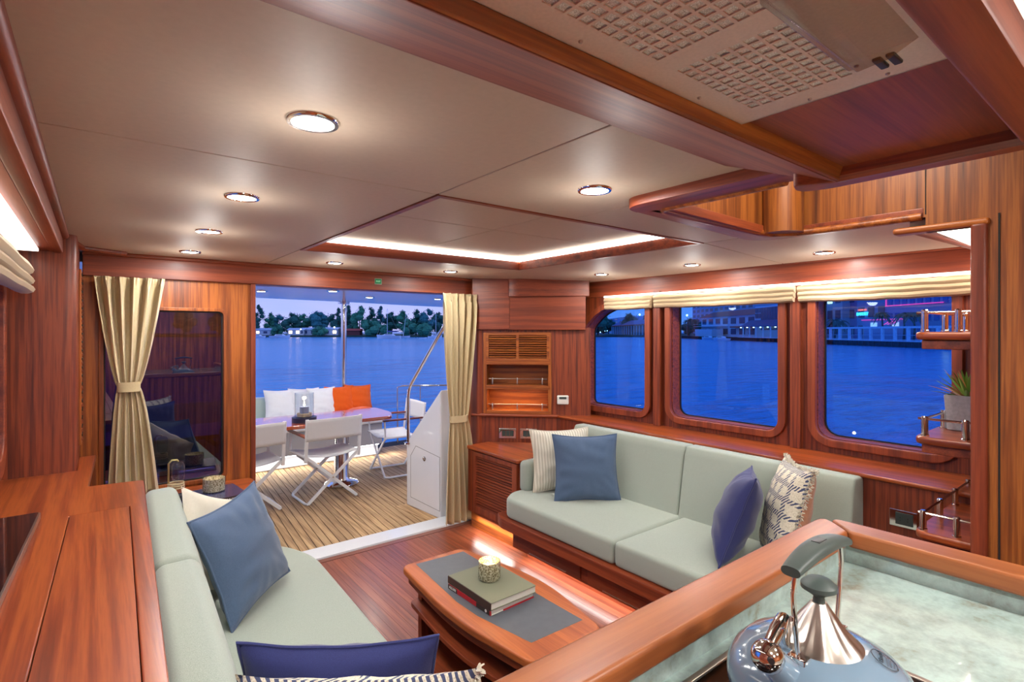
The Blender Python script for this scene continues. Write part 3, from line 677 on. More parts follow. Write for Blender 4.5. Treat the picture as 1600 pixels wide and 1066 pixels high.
# soffit boxes above
so = T('corner_soffit', 'stepped wooden box soffit over the corner cabinet, under the ceiling', 'soffit', (2.53, 3.74, 0), cc.rotation_euler.z)
build(G().prism([(-.03, .02), (-.02, -.035), (.30, -.045), (.30, .02)], 1.615, 2.05), 'panel', WX, so, bevel=.006)
build(G().prism([(.27, .02), (.285, -.038), (.93, -.038), (.93, .02)], 1.612, 1.90), 'panel', WX, so, bevel=.006)
build(G().prism([(.27, .02), (.29, -.05), (.39, -.085), (.96, -.045), (.96, .02)], 1.888, 2.05), 'panel', WX, so, bevel=.008)
# lower louvered cabinet
lc = T('louvered_cabinet', 'low wooden cabinet with a louvered door beside the doorway curtain', 'cabinet', (2.40, 2.99, 0))
build(G().prism([(.015, 0), (.60, 0), (.62, .28), (.13, .73), (.015, .68)], .13, .645), 'body', WZ, lc, smooth=False)
build(G().prism(roundpoly([(-.02, -.012), (.60, -.012), (.61, .26), (.20, .66), (-.02, .655)], [.02, 0, 0, 0, .02]), .645, .672), 'top', TY, lc, bevel=.008, seg=3)
MD = Matrix(((0, 0, -1, .015), (1, 0, 0, 0), (0, 1, 0, 0), (0, 0, 0, 1)))   # (y,z,out=-x)
dr = build(G().plate([(.02, .15), (.60, .15), (.60, .635), (.02, .635)], [[(.075, .20), (.545, .20), (.545, .60), (.075, .60)]], 0, .018, MD), 'door', WZ, lc, bevel=.004)
for i in range(19):
    zc = .207+i*.0212
    build(G().prism([(.018, zc-.004), (.002, zc+.006), (.002, zc+.012), (.018, zc+.002)], .07, .55, Matrix(((-1, 0, 0, .018), (0, 0, 1, 0), (0, 1, 0, 0), (0, 0, 0, 1)))), 'slat', WY, dr, smooth=False)
build(G().box(.035, .6, .0, .66, .0, .13), 'kick', GY, lc); build(G().box(.010, .0149, .08, .54, .20, .60), 'shade_backing', JOINTSHADE, lc)  # dark sheet behind the door slats paints the shade in their gaps
# door side pilaster right of the doorway
struct(G().box(2.53, 2.60, 3.70, 3.82, 0, 2.05), 'trim_10', WZ, label='pilaster right of the doorway', bevel=.02, seg=3)

# ================================================================== SOFAS
def cushion(name, mat, parent, x0, x1, y0, y1, z0, z1, r=.035, puff=.006, nx=10):
    o = build(G().box(x0, x1, y0, y1, z0, z1), name, mat, parent, bevel=r, seg=5)
    return o
sf = T('right_sofa', 'long sage linen sofa on a wooden base under the starboard windows', 'sofa', (2.19, .90, 0))
def rbox(poly, z0, z1, nm, mat, par, r=.035, seg=5): return build(G().prism(poly, z0, z1), nm, mat, par, bevel=r, seg=seg)
rbox(roundpoly([(.0, 1.02), (.66, 1.02), (.66, 2.06), (.12, 2.06), (.0, 1.97)], [0, 0, 0, .05, .05]), .335, .47, 'seat_cushion', SAGE, sf, .026)
rbox([(.0, .0), (.66, .0), (.66, 1.014), (.0, 1.014)], .335, .47, 'seat_cushion', SAGE, sf, .026)
def back(y0, y1, x0=.60, zt=.885):
    prof = [(x0+.01, .45), (x0+.02, .47), (x0+.085, zt-.05), (x0+.11, zt), (x0+.205, zt), (x0+.22, zt-.05), (x0+.22, .45)]
    return build(G().prism(prof, y0, y1, Matrix(((1, 0, 0, 0), (0, 0, 1, 0), (0, 1, 0, 0), (0, 0, 0, 1)))), 'back_cushion', SAGE, sf, bevel=.03, seg=5)
back(1.045, 2.02); back(.10, 1.04)
rbox(roundpoly([(.20, 1.98), (.62, 1.98), (.62, 2.08), (.20, 2.08)], .0), .45, .675, 'arm_bolster', SAGE, sf, .035)
build(G().prism(roundpoly([(-.03, -.05), (.70, -.05), (.70, 2.085), (.02, 2.085), (-.03, 1.99)], [0, 0, 0, 0, .03]), .265, .335), 'wooden_rail', WY, sf, bevel=.006)
build(G().box(.09, .8, -.05, 2.0, .105, .27), 'base', WY, sf)
for y0, y1 in ((.05, .64), (.70, 1.28), (1.34, 1.93)):
    dw = build(G().box(.078, .092, y0, y1, .115, .262), 'drawer', WY, sf, bevel=.003)
    build(G().box(.075, .079, y0+.12, y1-.12, .122, .128), 'finger_slot', STEEL, dw)
build(G().box(.22, .8, -.05, 2.0, .0, .105), 'plinth', WY, sf)
ls = T('light_strip', 'light strip hidden under the right sofa washing the floor', 'light strip', (2.36, 1.9, .09))
build(G().box(-.01, .012, -.95, 1.0, .0, .008), 'diffuser', LEDW, ls)
light('sofa_floor_glow', (2.36, 1.9, .088), 6, .05, rot=(0, -.35, 0), sizey=2.0, col=(1, .95, .9))
light('cabinet_floor_glow', (2.40, 3.3, .11), 1.8, .04, rot=(0, .0, 0), sizey=.5, col=(1, .93, .86))
# port sofa
ps = T('left_sofa', 'sage linen sofa along the left cabinet, seat rounded at the far end', 'sofa', (.068, .35, 0), -.036)
YN = .30
rbox(roundpoly([(.02, YN), (.755, YN), (.745, 2.50), (.62, 2.78), (.02, 2.78)], [0, 0, .12, .14, 0], 8), .29, .44, 'seat_cushion', SAGE, ps, .03)
for y0, y1 in ((1.655, 2.62), (.55, 1.65)):
    prof = [(.0, .42), (.01, .80), (.015, .87), (.13, .875), (.155, .80), (.185, .42)]
    build(G().prism(prof, y0, y1, Matrix(((1, 0, 0, 0), (0, 0, 1, 0), (0, 1, 0, 0), (0, 0, 0, 1)))), 'back_cushion', SAGE, ps, bevel=.03, seg=5)
build(G().box(.02, .70, YN, 2.6, .02, .29), 'base', WY, ps)
PSX = 0

# ================================================================== PILLOWS
def pillow(name, label, mat, loc, rot, w=.45, h=.45, t=.15, piping=None, group=None, seed=0, fringe=None, back_mat=None, wr_=1.0, cat='pillow'):
    rnd = random.Random(seed); root = T(name, label, cat, loc, rot, group)
    N_ = 28; ph = [rnd.uniform(0, 6) for _ in range(6)]
    def edge(u, v):
        k1 = 1-.10*(1-v*v); k2 = 1-.10*(1-u*u)
        return u*w/2*k1, v*h/2*k2
    def side(sgn):
        def fn(a, b):
            u, v = 2*a-1, 2*b-1; X, Z = edge(u, v)
            th_ = (max(1-abs(u)**2.2, 0)*max(1-abs(v)**2.2, 0))**.5*t/2
            wk = wr_*.009*(math.sin(9*u*abs(v)+ph[0]+4*v)*math.sin(6*v+ph[1])*.7+1.3*math.sin(16*(u*u-v*v)*.6+6*(u+v)+ph[2])*(abs(u*v))+.8*math.sin(14*math.atan2(v, u)+ph[3])*max(abs(u), abs(v))**3)
            wk *= (1-u*u)**.5*(1-v*v)**.5 if th_ > 0 else 0
            return (X, sgn*(th_+wk), Z)
        return fn
    g1 = G().sheet(side(-1), N_, N_); 
    if back_mat: build(g1, 'front_cover', mat, root, fix=False); build(G().sheet(side(1), N_, N_), 'back_cover', back_mat, root, fix=False)
    else:
        g1.sheet(side(1), N_, N_); build(g1, 'cover', mat, root, ang=80)
    per = [edge(2*i/20-1, -1) for i in range(20)]+[edge(1, 2*i/20-1) for i in range(20)]+[edge(1-2*i/20, 1) for i in range(20)]+[edge(-1, 1-2*i/20) for i in range(20)]
    if piping: build(G().tube([(x_, .001*math.sin(i), z_) for i, (x_, z_) in enumerate(per)], .0045, 6, closed=True), 'piping', piping, root)
    if fringe:
        q = G()
        for side_ in fringe:
            for i in range(420):
                s_ = rnd.uniform(-1, 1); u, v = {'L': (-1, s_), 'R': (1, s_), 'T': (s_, 1), 'B': (s_, -1)}[side_]
                x_, z_ = edge(u, v); dx, dz = {'L': (-1, 0), 'R': (1, 0), 'T': (0, 1), 'B': (0, -1)}[side_]
                L_2 = rnd.uniform(.004, .013); ox, oy, oz = [rnd.uniform(-.008, .008) for _ in range(3)]
                p0 = Vector((x_-dx*.006, rnd.uniform(-.006, .006), z_-dz*.006)); p1 = p0+Vector((dx*L_2+ox, oy*1.8, dz*L_2+oz))
                q.tube([p0, (p0+p1)/2+Vector((ox, oy, oz))*.3, p1], [.003, .0028, .002], 4, cap=False)
        build(q, 'fringe', CREAM, root, kind='stuff', fix=False)
    return root
# starboard
pillow('pillow', 'cream ribbed pillow behind the slate blue one at the far end of the right sofa', STRIPES, (2.635, 2.79, .68), (-.22, 0, -.42), .45, .44, .14, CREAM, seed=1)
pillow('pillow', 'slate blue piped pillow at the far end of the right sofa, before the cream one', BLUEG, (2.62, 2.53, .675), (-.28, 0, -.62), .45, .45, .14, BLUEG, seed=2)
pillow('pillow', 'navy velvet pillow leaning on edge at the near end of the right sofa', NAVY, (2.56, 1.42, .675), (.36, .10, .52), .45, .46, .19, NAVY, seed=3)
pillow('pillow', 'cream and navy checked pillow with peach back, on the right sofa behind the navy one', PEACH, (2.70, 1.24, .70), (.26, .06, .70), .44, .52, .17, None, seed=4, fringe='LT', back_mat=HOUND)
# port
pillow('pillow', 'large slate blue piped pillow leaning on the left sofa back', BLUEG, (.50, 2.50, .665), (-.36, -.05, .86), .48, .46, .16, BLUEG, seed=5)
pillow('pillow', 'off-white pillow tucked behind the large slate blue pillow on the left sofa', CREAM, (.43, 2.74, .64), (-.34, .42, .75), .45, .45, .12, None, seed=6)
pillow('pillow', 'navy pillow upright at the bottom of the view on the left sofa', NAVY, (.47, 1.27, .65), (.12, 0, -.60), .47, .44, .15, NAVY, seed=7)
pillow('pillow', 'cream and navy checked fringed pillow at the bottom edge, nearest the camera', HOUND, (.44, 1.075, .667), (.10, 0, -.62), .50, .47, .16, None, seed=8, fringe='R')

# ================================================================== PORT CABINET
pc = T('left_cabinet', 'long polished wooden cabinet along the left wall with a flush lid', 'cabinet', (0, 0, 0))
build(G().prism([(-.345, -1.5), (.0, -1.5), (.14, 2.78), (-.03, 2.80), (-.03, 3.2), (-.345, 3.2)], .0, .915), 'body', WZ, pc)
topo = roundpoly([(-.348, -1.5), (.015, -1.5), (.165, 2.83), (-.027, 2.85), (.0, 3.55), (-.068, 3.55), (-.07, 3.205), (-.348, 3.205)], [0, 0, .02, 0, 0, 0, 0, 0])
lid = [(-.155, -.9), (.015, -.9), (.097, 2.43), (-.073, 2.43)]
build(G().plate(topo, [grow(lid, .002)], .918, .95), 'top', TY, pc, bevel=.004, seg=2)
build(G().prism(grow(lid, -.0008), .925, .951), 'lid', TY, pc, bevel=.001, seg=1)
build(G().prism(grow(lid, .004), .90, .92), 'joint', JOINTSHADE, pc)
scn = T('flat_screen', 'flat black glossy screen with metal edge lying on the left cabinet', 'screen', (-.15, 2.46, .951))
build(G().prism(roundpoly([(0, 0), (-.19, 0), (-.19, -2.4), (-.085, -2.4)], [.012, 0, 0, 0]), 0, .022), 'frame', STEEL, scn, bevel=.002)
build(G().prism(roundpoly([(-.006, -.004), (-.188, -.004), (-.188, -2.39), (-.090, -2.39)], [.01, 0, 0, 0]), .022, .0235), 'glass', BLACKG, scn)
# end table in the port corner
et = T('end_table', 'wooden corner end table behind the left sofa with books and candle', 'table', (.0, 3.0, 0))
build(G().prism(roundpoly([(.02, .12), (.55, .12), (.80, .62), (.80, .80), (.02, .80)], [0, .05, .1, .04, 0], 6), .62, .645), 'top', TX, et, bevel=.008, seg=3)
build(G().prism([(.03, .15), (.5, .15), (.70, .62), (.70, .79), (.03, .79)], .0, .62), 'body', WZ, et)

def book(name, label, loc, rz, w, d, h, cover, pages=PAPER, spine=None, group=None):
    t = T(name, label, 'book', loc, rz, group)
    build(G().box(-w/2+.004, w/2-.003, -d/2+.003, d/2-.003, .003, h-.003), 'pages', pages, t)
    build(G().box(-w/2, w/2, -d/2, d/2, 0, .003), 'back_cover', cover, t, bevel=.001, seg=1); build(G().box(-w/2, w/2, -d/2, d/2, h-.003, h), 'front_cover', cover, t, bevel=.001, seg=1)
    build(G().box(-w/2-.001, -w/2+.004, -d/2, d/2, 0, h), 'spine', spine or cover, t, bevel=.001, seg=1)
    return t
bk = book('book', 'thick navy book with pale spine lettering on the end table under the silver candle', (.49, 3.42, .645), PI/2+.12, .27, .36, .035, BOOKN, spine=BOOKD)
text('WILD', .022, PAPER, Matrix.Translation((-.1365, -.10, .0175)) @ Matrix.Rotation(-PI/2, 4, 'Z') @ Matrix.Rotation(PI/2, 4, 'X'), parent=bk, sx=1.2)
def candle(loc, label, r=.05, h=.085, nwick=2):
    t = T('glass_candle', label, 'candle', loc)
    build(G().lathe([(r*.9, 0), (r, .006), (r, h), (r*.94, h+.001), (r*.93, h-.004), (r*.93, .012), (1e-4, .010)], n_=40), 'jar', MERC, t)
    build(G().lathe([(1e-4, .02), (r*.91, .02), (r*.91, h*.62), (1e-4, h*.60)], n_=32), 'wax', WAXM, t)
    for k_ in range(nwick):
        a_ = .6+PI*k_*1.0; cx_, cy_ = .018*math.cos(a_), .018*math.sin(a_)
        build(G().cyl((cx_, cy_, h*.6), (cx_, cy_, h*.72), .001, n_=6), 'wick', BLACK, t)
        build(G().lathe([(1e-4, 0), (.0035, .004), (.004, .008), (.002, .016), (1e-4, .022)], (cx_, cy_, h*.72), 10), 'flame', FLAME, t)
    return t
c2 = candle((.535, 3.47, .681), 'silvery mercury-glass candle jar on the book by the left window', .058, .075, 0)
cs = T('coaster', 'small round white coaster on the end table beside the sofa corner', 'coaster', (.405, 3.24, .646))
build(G().lathe([(1e-4, 0), (.04, 0), (.043, .004), (.043, .012), (.038, .014), (1e-4, .013)], n_=28), 'disc', PLASTICW, cs, smooth=True)
hg = T('glass_bottle', 'figure-eight glass bottle with a rope-tied side rod on the end table', 'bottle', (.355, 3.42, .646))
build(G().lathe([(.028, 0), (.034, .01), (.034, .08), (.026, .105), (.010, .12), (.010, .126), (.026, .14), (.032, .16), (.032, .215), (.024, .235), (.014, .242)], n_=28), 'body', GLASSC, hg)
build(G().lathe([(.029, .004), (.031, .01), (.031, .055), (1e-4, .055)], n_=24), 'filling', plain('dark_sand', lin(60, 56, 58), .8), hg)
build(G().tube([(-.045, 0, 0), (-.045, 0, .235), (-.03, 0, .252), (-.005, 0, .25), (.0, 0, .24)], .005, 8), 'rod', plain('pale_brass', lin(190, 176, 120), .3, .8), hg)
for z_ in (.10, .112, .124): build(G().tube([(.038*math.cos(a*PI/8)-.01, .038*math.sin(a*PI/8), z_) for a in range(16)], .004, 6, closed=True), 'rope', CURT, hg)

# ================================================================== COFFEE TABLE
ct = T('coffee_table', 'boat-shaped mahogany coffee table with grey leather inset and open shelf', 'table', (1.32, 1.80, 0))
half = [(.155, -.455), (.205, -.20), (.225, 0), (.205, .20), (.150, .475)]
outl = roundpoly([(-.185, -.455), (.165, -.455), (.235, -.12), (.235, .08), (.145, .485), (-.195, .485), (-.235, .08), (-.235, -.12)][::1], [.04, .04, .09, .09, .04, .04, .09, .09], 8)
outl = [(x_*.98, y_) for x_, y_ in outl]
inl = [(-.105, -.37), (.135, -.37), (.155, -.05), (.12, .44), (-.12, .44), (-.16, .02), (-.155, -.10)]
inl = [(-.110, -.365), (.14, -.372), (.125, .44), (-.13, .455), (-.165, .04), (-.160, -.10)]
build(G().prism(outl, .466, .50), 'top', wood('mahogany_table', 'y', lin(128, 58, 24), lin(160, 80, 34), lin(182, 98, 44), band=10), ct, bevel=.010, seg=4)
build(G().prism(inl, .499, .5008), 'leather_inset', LEATHER, ct, bevel=.0006, seg=1)
sm = [(x_*.93, y_*.95) for x_, y_ in outl]
build(G().prism(sm, .43, .462), 'under_frame', WY, ct, bevel=.006)
for y_ in (-.40, .41): build(G().box(-.135, .16, y_-.018, y_+.018, .05, .44), 'end_panel', RZ, ct, bevel=.004)
build(G().prism([(x_*.92, y_*.90) for x_, y_ in outl], .33, .352), 'shelf', WY, ct, bevel=.005)
build(G().prism([(x_*.85, y_*.84) for x_, y_ in outl], .12, .15), 'lower_shelf', WY, ct, bevel=.005)
build(G().box(.09, .11, -.38, .39, .15, .33), 'back_panel', WZ, ct); build(G().box(-.14, .17, -.42, .43, .0, .05), 'base', WY, ct, bevel=.008)
b1 = book('book', 'red and white paperback under the olive book on the coffee table', (1.305, 1.815, .501), .04, .225, .295, .020, PAPER, spine=RED)
build(G().box(-.1140, -.1125, -.14, -.055, .001, .019), 'spine_band', BOOKD, b1); build(G().box(-.05, .112, -.1485, -.147, .0, .006), 'cover_band', RED, b1)
build(G().box(-.1142, -.1126, .08, .146, .001, .019), 'spine_band', BOOKD, b1)
text('ALLURE', .015, PAPER, Matrix.Translation((-.1145, .112, .010)) @ Matrix.Rotation(-PI/2, 4, 'Z') @ Matrix.Rotation(PI/2, 4, 'X'), parent=b1)
build(G().cyl((-.1142, -.118, .010), (-.1152, -.118, .010), .006, n_=12), 'spine_emblem', PAPER, b1)
b2 = book('book', 'olive cloth hardback on top of the coffee table stack, under the lit candle', (1.31, 1.815, .5215), .02, .235, .305, .030, BOOKG, spine=BOOKD)
candle((1.315, 1.835, .552), 'lit speckled glass candle glowing on the books on the coffee table', .047, .075, 2)
light('candle_glow', (1.315, 1.835, .66), .35, .015, 'POINT', col=(1, .65, .3))

# ================================================================== CURTAINS
def curtain(label, x0t, x1t, zt, xm0, xm1, zm, x0b, x1b, zb, y0, folds=7, amp=.022, seed=0):
    t = T('curtain', label, 'curtain', (0, y0, 0), 0, 'tied-back curtains'); rnd = random.Random(seed); ph = [rnd.uniform(0, 6) for _ in range(8)]
    def prof(z):
        if z >= zm: u = ((z-zm)/(zt-zm)); k_ = u**.72 if u > 0 else 0; return xm0+(x0t-xm0)*k_, xm1+(x1t-xm1)*k_
        u = (zm-z)/(zm-zb); k_ = u**.62; return xm0+(x0b-xm0)*k_, xm1+(x1b-xm1)*k_
    def fn(a, b):
        z = zb+(zt-zb)*b; xl, xr = prof(z); d = abs(z-zm)/(zt-zm) if z > zm else abs(z-zm)/(zm-zb)
        am = amp*(.45+.75*min(1, d*1.3)) * (1 if b < .97 else .6)
        w_ = .012*math.sin(ph[0]+2*PI*folds*a)*(min(1, d*2))
        x_ = xl+(xr-xl)*a+w_*.4
        y_ = am*math.sin(2*PI*folds*a+.5*math.sin(3*z+ph[1])+ph[2])+.22*am*math.sin(2*PI*folds*2.3*a+ph[3]+2*z)
        if z > zt-.05: y_ += .006*math.sin(2*PI*folds*4*a+ph[4])
        return (x_, y_, z+(.006*math.sin(2*PI*folds*a+1) if b == 0 else 0))
    o = build(G().sheet(fn, 150, 70), 'drape', CURT, t, fix=False, ang=80)
    md = o.modifiers.new('s', 'SOLIDIFY'); md.thickness = .003
    cx_ = (xm0+xm1)/2; rx = (xm1-xm0)/2+.006; ry = amp*1.25
    q = G()
    ring_ = [(cx_+rx*math.cos(k_*PI/16), ry*math.sin(k_*PI/16)) for k_ in range(32)]
    q.plate(ring_, [[(cx_+(x_-cx_)*.93, y_*.9) for x_, y_ in ring_]], zm-.028, zm+.028)
    build(q, 'tieback', CURT, t, bevel=.003)
    return t
curtain('cream linen curtain gathered by a tieback in front of the dark aft window', -.006, .325, 1.91, .098, .197, 1.283, .055, .295, .66, 3.745, 5, .026, seed=2)
curtain('floor-length cream linen curtain tied back at the right side of the doorway', 2.185, 2.51, 1.91, 2.262, 2.42, .885, 2.21, 2.52, .035, 3.70, 5, .03, seed=5)

# ================================================================== GALLEY COUNTER
gc = T('galley_counter', 'galley counter with grey marble top and raised wooden rail', 'counter', (0, 0, 0))
build(G().prism([(.38, -1.6), (1.44, -1.6), (1.44, .53), (.38, .53)], 1.0, 1.04), 'marble_top', MARBLE, gc, bevel=.003)
build(G().prism([(.40, -1.6), (1.44, -1.6), (1.44, .56), (.40, .56)], .02, 1.0), 'body', WZ, gc)
build(G().prism([(.30, .520), (1.43, .520), (1.43, .545), (.30, .545)], 1.0, 1.085), 'marble_upstand', MARBLE, gc)
build(G().prism([(1.445, -1.6), (1.47, -1.6), (1.47, .545), (1.43, .545), (1.43, .52), (1.445, .52)], 1.0, 1.085), 'marble_upstand', MARBLE, gc)
build(G().prism(roundpoly([(.30, .507), (1.40, .507), (1.425, .507), (1.5, .594), (.30, .594)], [0, 0, .0, .06, 0]), 1.08, 1.12), 'wood_rail', RAILW, gc, bevel=.010, seg=3)
build(G().prism(roundpoly([(1.425, .505), (1.425, -1.6), (1.512, -1.6), (1.5, .592)], [.0, 0, 0, .06]), 1.0795, 1.1195), 'wood_rail', RAILWY, gc, bevel=.010, seg=3)
build(G().prism([(.30, .55), (1.48, .55), (1.48, .585), (.30, .585)], .02, 1.08), 'front_panel', GZ, gc)
ck = T('cooktop', 'black glass cooktop with steel frame on the marble counter', 'cooktop', (.42, .02, 1.041))
build(G().plate([(0, 0), (.62, 0), (.62, .475), (0, .475)], [[(.012, .012), (.608, .012), (.608, .463), (.012, .463)]], 0, .007), 'frame', STEEL, ck, bevel=.002)
build(G().box(.012, .608, .012, .463, 0, .005), 'glass', BLACKG, ck)
for x_, y_ in ((.16, .33), (.44, .30), (.16, .12), (.44, .10)): build(G().tube([(x_+.085*math.cos(a*PI/20), y_+.085*math.sin(a*PI/20), .0055) for a in range(40)], .0006, 4, closed=True), 'burner_ring', STEEL, ck)
kt = T('kettle', 'blue-grey enamel whistling kettle with ribbed steel lid and dark handle', 'kettle', (.82, .33, 1.047))
build(G().lathe([(1e-4, 0), (.095, 0), (.102, .006), (.118, .022), (.1235, .040), (.122, .058), (.113, .076), (.097, .092), (.072, .104), (.052, .109)], n_=64), 'body', ENAMEL, kt)
q = G(); m_ = 64; prof = [(.0560, .103), (.0560, .108), (.051, .112), (.043, .119), (.033, .130), (.024, .143), (.016, .155), (.010, .164)]
vs = []
for i, (r, z_) in enumerate(prof):
    for j in range(m_):
        t_ = 2*PI*j/m_; rr2 = r*(1+(.035*math.cos(12*t_) if 2 <= i <= 5 else 0)); vs.append((rr2*math.cos(t_), rr2*math.sin(t_), z_))
q.add(vs, [(i*m_+j, i*m_+(j+1) % m_, (i+1)*m_+(j+1) % m_, (i+1)*m_+j) for i in range(len(prof)-1) for j in range(m_)]+[tuple(range((len(prof)-1)*m_, len(prof)*m_))])
build(q, 'lid', STEEL, kt, fix=True)
build(G().lathe([(.008, .164), (.007, .172), (.014, .177), (.0235, .183), (.0235, .189), (.016, .196), (1e-4, .1985)], n_=32), 'lid_knob', GREENG, kt)
for sx_, (xb, xt) in ((-1, (-.064, -.073)), (1, (.062, .073))):
    build(G().tube([(xb, .0, .100), (xb*1.06, 0, .12), (xb*1.18, 0, .16), (xt*1.10, 0, .20), (xt, 0, .232)], [.0035]*5, 10), 'handle_arm', CHROME, kt)
    build(G().box(xb-.010, xb+.010, -.013, .013, .094, .110), 'handle_lug', CHROME, kt, bevel=.003)
q = G()
def hfn(a, b):
    s_ = 2*a-1; t_ = 2*PI*b; x_ = s_*.088; zc = .243-.012*s_*s_; wy = .017*(1-.25*s_*s_); hz = .0095*(1-.3*s_*s_)
    return (x_, wy*math.copysign(abs(math.cos(t_))**.7, math.cos(t_)), zc+hz*math.copysign(abs(math.sin(t_))**.8, math.sin(t_)))
q.sheet(hfn, 24, 24); q.f.append(tuple(j*25 for j in range(24))); q.f.append(tuple(j*25+24 for j in range(24)))
build(q, 'handle_grip', GREENG, kt)
build(G().box(-.012, .012, -.006, .006, .2515, .2530), 'grip_inset', BLACK, kt, bevel=.0004, seg=1)
sp_ = build(G().tube([(-.070, .010, .075), (-.095, .012, .10), (-.115, .014, .118)], [.026, .021, .018], 16), 'spout', ENAMEL, kt)
build(G().ball((-.122, .014, .124), .021, 20), 'whistle', CHROME, kt)
build(G().tube([(-.055, .022, .112), (-.063, .022, .150), (-.085, .018, .146), (-.118, .014, .136)], [.007, .010, .010, .008], 12), 'spout_lever', CHROME, kt)
build(G().cyl((-.136, .004, .130), (-.142, -.001, .132), .004, n_=10), 'whistle_hole', BLACK, kt)
# badge printed on the kettle shoulder
n0 = Vector((.17, -.40, .90)).normalized(); bc = Vector((.029, -.071, .1005))+n0*.0030; sx_v = Vector((.93, .38, 0)).normalized(); sy_v = n0.cross(sx_v).normalized()
MBG = Matrix((( -sx_v.x*-1, sy_v.x, n0.x, bc.x), (sx_v.y, sy_v.y, n0.y, bc.y), (sx_v.z, sy_v.z, n0.z, bc.z), (0, 0, 0, 1)))
DK = plain('badge_print', lin(62, 74, 84), .4)
bd = build(G().tube([MBG @ Vector((.017*math.cos(a*PI/16), .017*math.sin(a*PI/16), .0)) for a in range(32)], .0008, 5, closed=True), 'badge', DK, kt)
text('Chantal', .0085, DK, MBG @ Matrix.Translation((0, .005, .0008)), parent=bd)
for k_ in range(3): build(G().box(-.012+.002*k_, .012-.002*k_, -.003-.0045*k_, -.0022-.0045*k_, .0, .0008, M=MBG), 'badge_line', DK, bd)
# outlet on starboard wainscot
ow = T('wall_outlet', 'chrome power outlet on the wainscot next to the lowest corner shelf', 'outlet', (2.985, .83, .72))
build(G().box(-.008, 0, -.055, .055, -.04, .04), 'frame', CHROME, ow, bevel=.003); build(G().box(-.011, -.006, -.040, .030, -.028, .028), 'socket', GREENG, ow, bevel=.002)
for y_ in (-.02, .01):
    for z_ in (-.006, .006): build(G().box(-.012, -.010, y_-.0015, y_+.0015, z_-.005, z_+.003), 'slot', BLACK, ow)

# ================================================================== COCKPIT
CK = .079
deck = struct(G().box(-2.2, 4.6, 3.93, 7.2, -.12, -.014), 'cockpit_deck', JOINTSHADE)
x = -.1; k_ = 0
while x < 4.3:
    w = .058; cut = 3.96+random.choice((0, .5, 1.1, 1.6, 2.2)) if k_ % 3 == 0 else None
    ys = [3.957, 6.9] if not cut or cut < 4.2 else [3.957, cut, 6.9]
    for a, b in zip(ys[:-1], ys[1:]):
        b2_ = b-.006 if b < 6.9 else b; sx_ = lambda y_: (y_-3.957)*CK
        build(G().prism([(x+sx_(a), a), (x+w-.006+sx_(a), a), (x+w-.006+sx_(b2_), b2_), (x+sx_(b2_), b2_)], -.014, -.008), 'deck_plank', TEAK, deck, smooth=False)
    x += w; k_ += 1
# margin plank along the stair box
build(G().prism([(2.16, 4.50), (2.28, 4.50), (2.33, 3.96), (2.22, 3.96)], -.012, -.005), 'margin_plank', TEAK, deck, smooth=False)
# overhang with its lamps
oh = struct(G().prism(roundpoly([(-2.5, 3.93), (6, 3.93), (6, 7.9), (3.8, 7.45), (2.7, 7.1), (1.4, 6.85), (-2.5, 6.6)], [0, 0, 0, .3, .5, .5, 0]), 2.0, 2.12), 'ceiling_overhang', WHITE, bevel=.02, seg=3)
for x, y, lb in ((1.28, 5.64, 'cockpit overhang lamp farthest left, beside the door jamb'), (1.835, 5.20, 'cockpit overhang lamp left of the steel pole'), (2.513, 5.91, 'cockpit overhang lamp right of the steel pole'), (3.297, 5.69, 'cockpit overhang lamp farthest right, beside the curtain')):
    make_downlight((x, y, 1.998), lb, 0, .06, 'cockpit overhang lamps')
    light('cockpit_lamp', (x, y, 1.985), 9, .08, col=(1, .93, .82))
for x, y in ((.4, 4.6), (.5, 5.9), (3.2, 4.5)): light('cockpit_lamp', (x, y, 1.985), 7, .08, col=(1, .93, .82))
# bulkhead exterior and side coaming
struct(G().box(-2.2, -.62, 3.93, 3.96, 0, 2.0), 'wall_cockpit', WHITE)
co = struct(G().box(-2.3, -2.2, 3.93, 7.2, -.1, .95), 'wall_coaming', WHITE)
# hull below deck level seen from outside
struct(G().box(-2.6, 4.5, -3, 7.35, -1.25, -.13), 'hull', WHITE, bevel=.05)
# stern bench
sb = T('stern_bench', 'long white stern bench with grey base and padded backrest', 'bench', (1.2, 6.42, 0))
build(G().box(-3.38, 1.72, .03, .62, .15, .42), 'base', plain('grey_gelcoat', lin(150, 152, 160), .4, namp=.02), sb, bevel=.01)
build(G().box(-3.38, 1.70, .12, .60, -.005, .15), 'plinth', WHITE, sb, bevel=.01)
for a, b in ((-3.38, -1.2), (-1.195, .0), (.005, 1.2), (1.205, 1.75)): build(G().box(a, b, .0, .5, .42, .52), 'seat_cushion', OUTW, sb, bevel=.03, seg=4)
PALE = fabric('pale_sage_vinyl', lin(186, 204, 198), lin(170, 190, 184), 120, .05, .6)
for a, b in ((-3.38, -1.0), (-.995, .575), (.58, 1.75)): build(G().box(a, b, .44, .58, .50, .80), 'back_cushion', PALE, sb, bevel=.035, seg=4)
build(G().box(-3.38, 1.78, .58, .72, 0, .74), 'transom', WHITE, sb, bevel=.01)
ls = T('light_strip', 'light strip under the stern bench washing the white plinth', 'light strip', (1.2, 6.48, .139))
build(G().box(-3, 1.68, -.01, .01, 0, .01), 'diffuser', LEDW, ls)
light('bench_glow', (1.6, 6.475, .136), 9, 3.2, sizey=.03, rot=(-.5, 0, 0), col=(1, .97, .92))
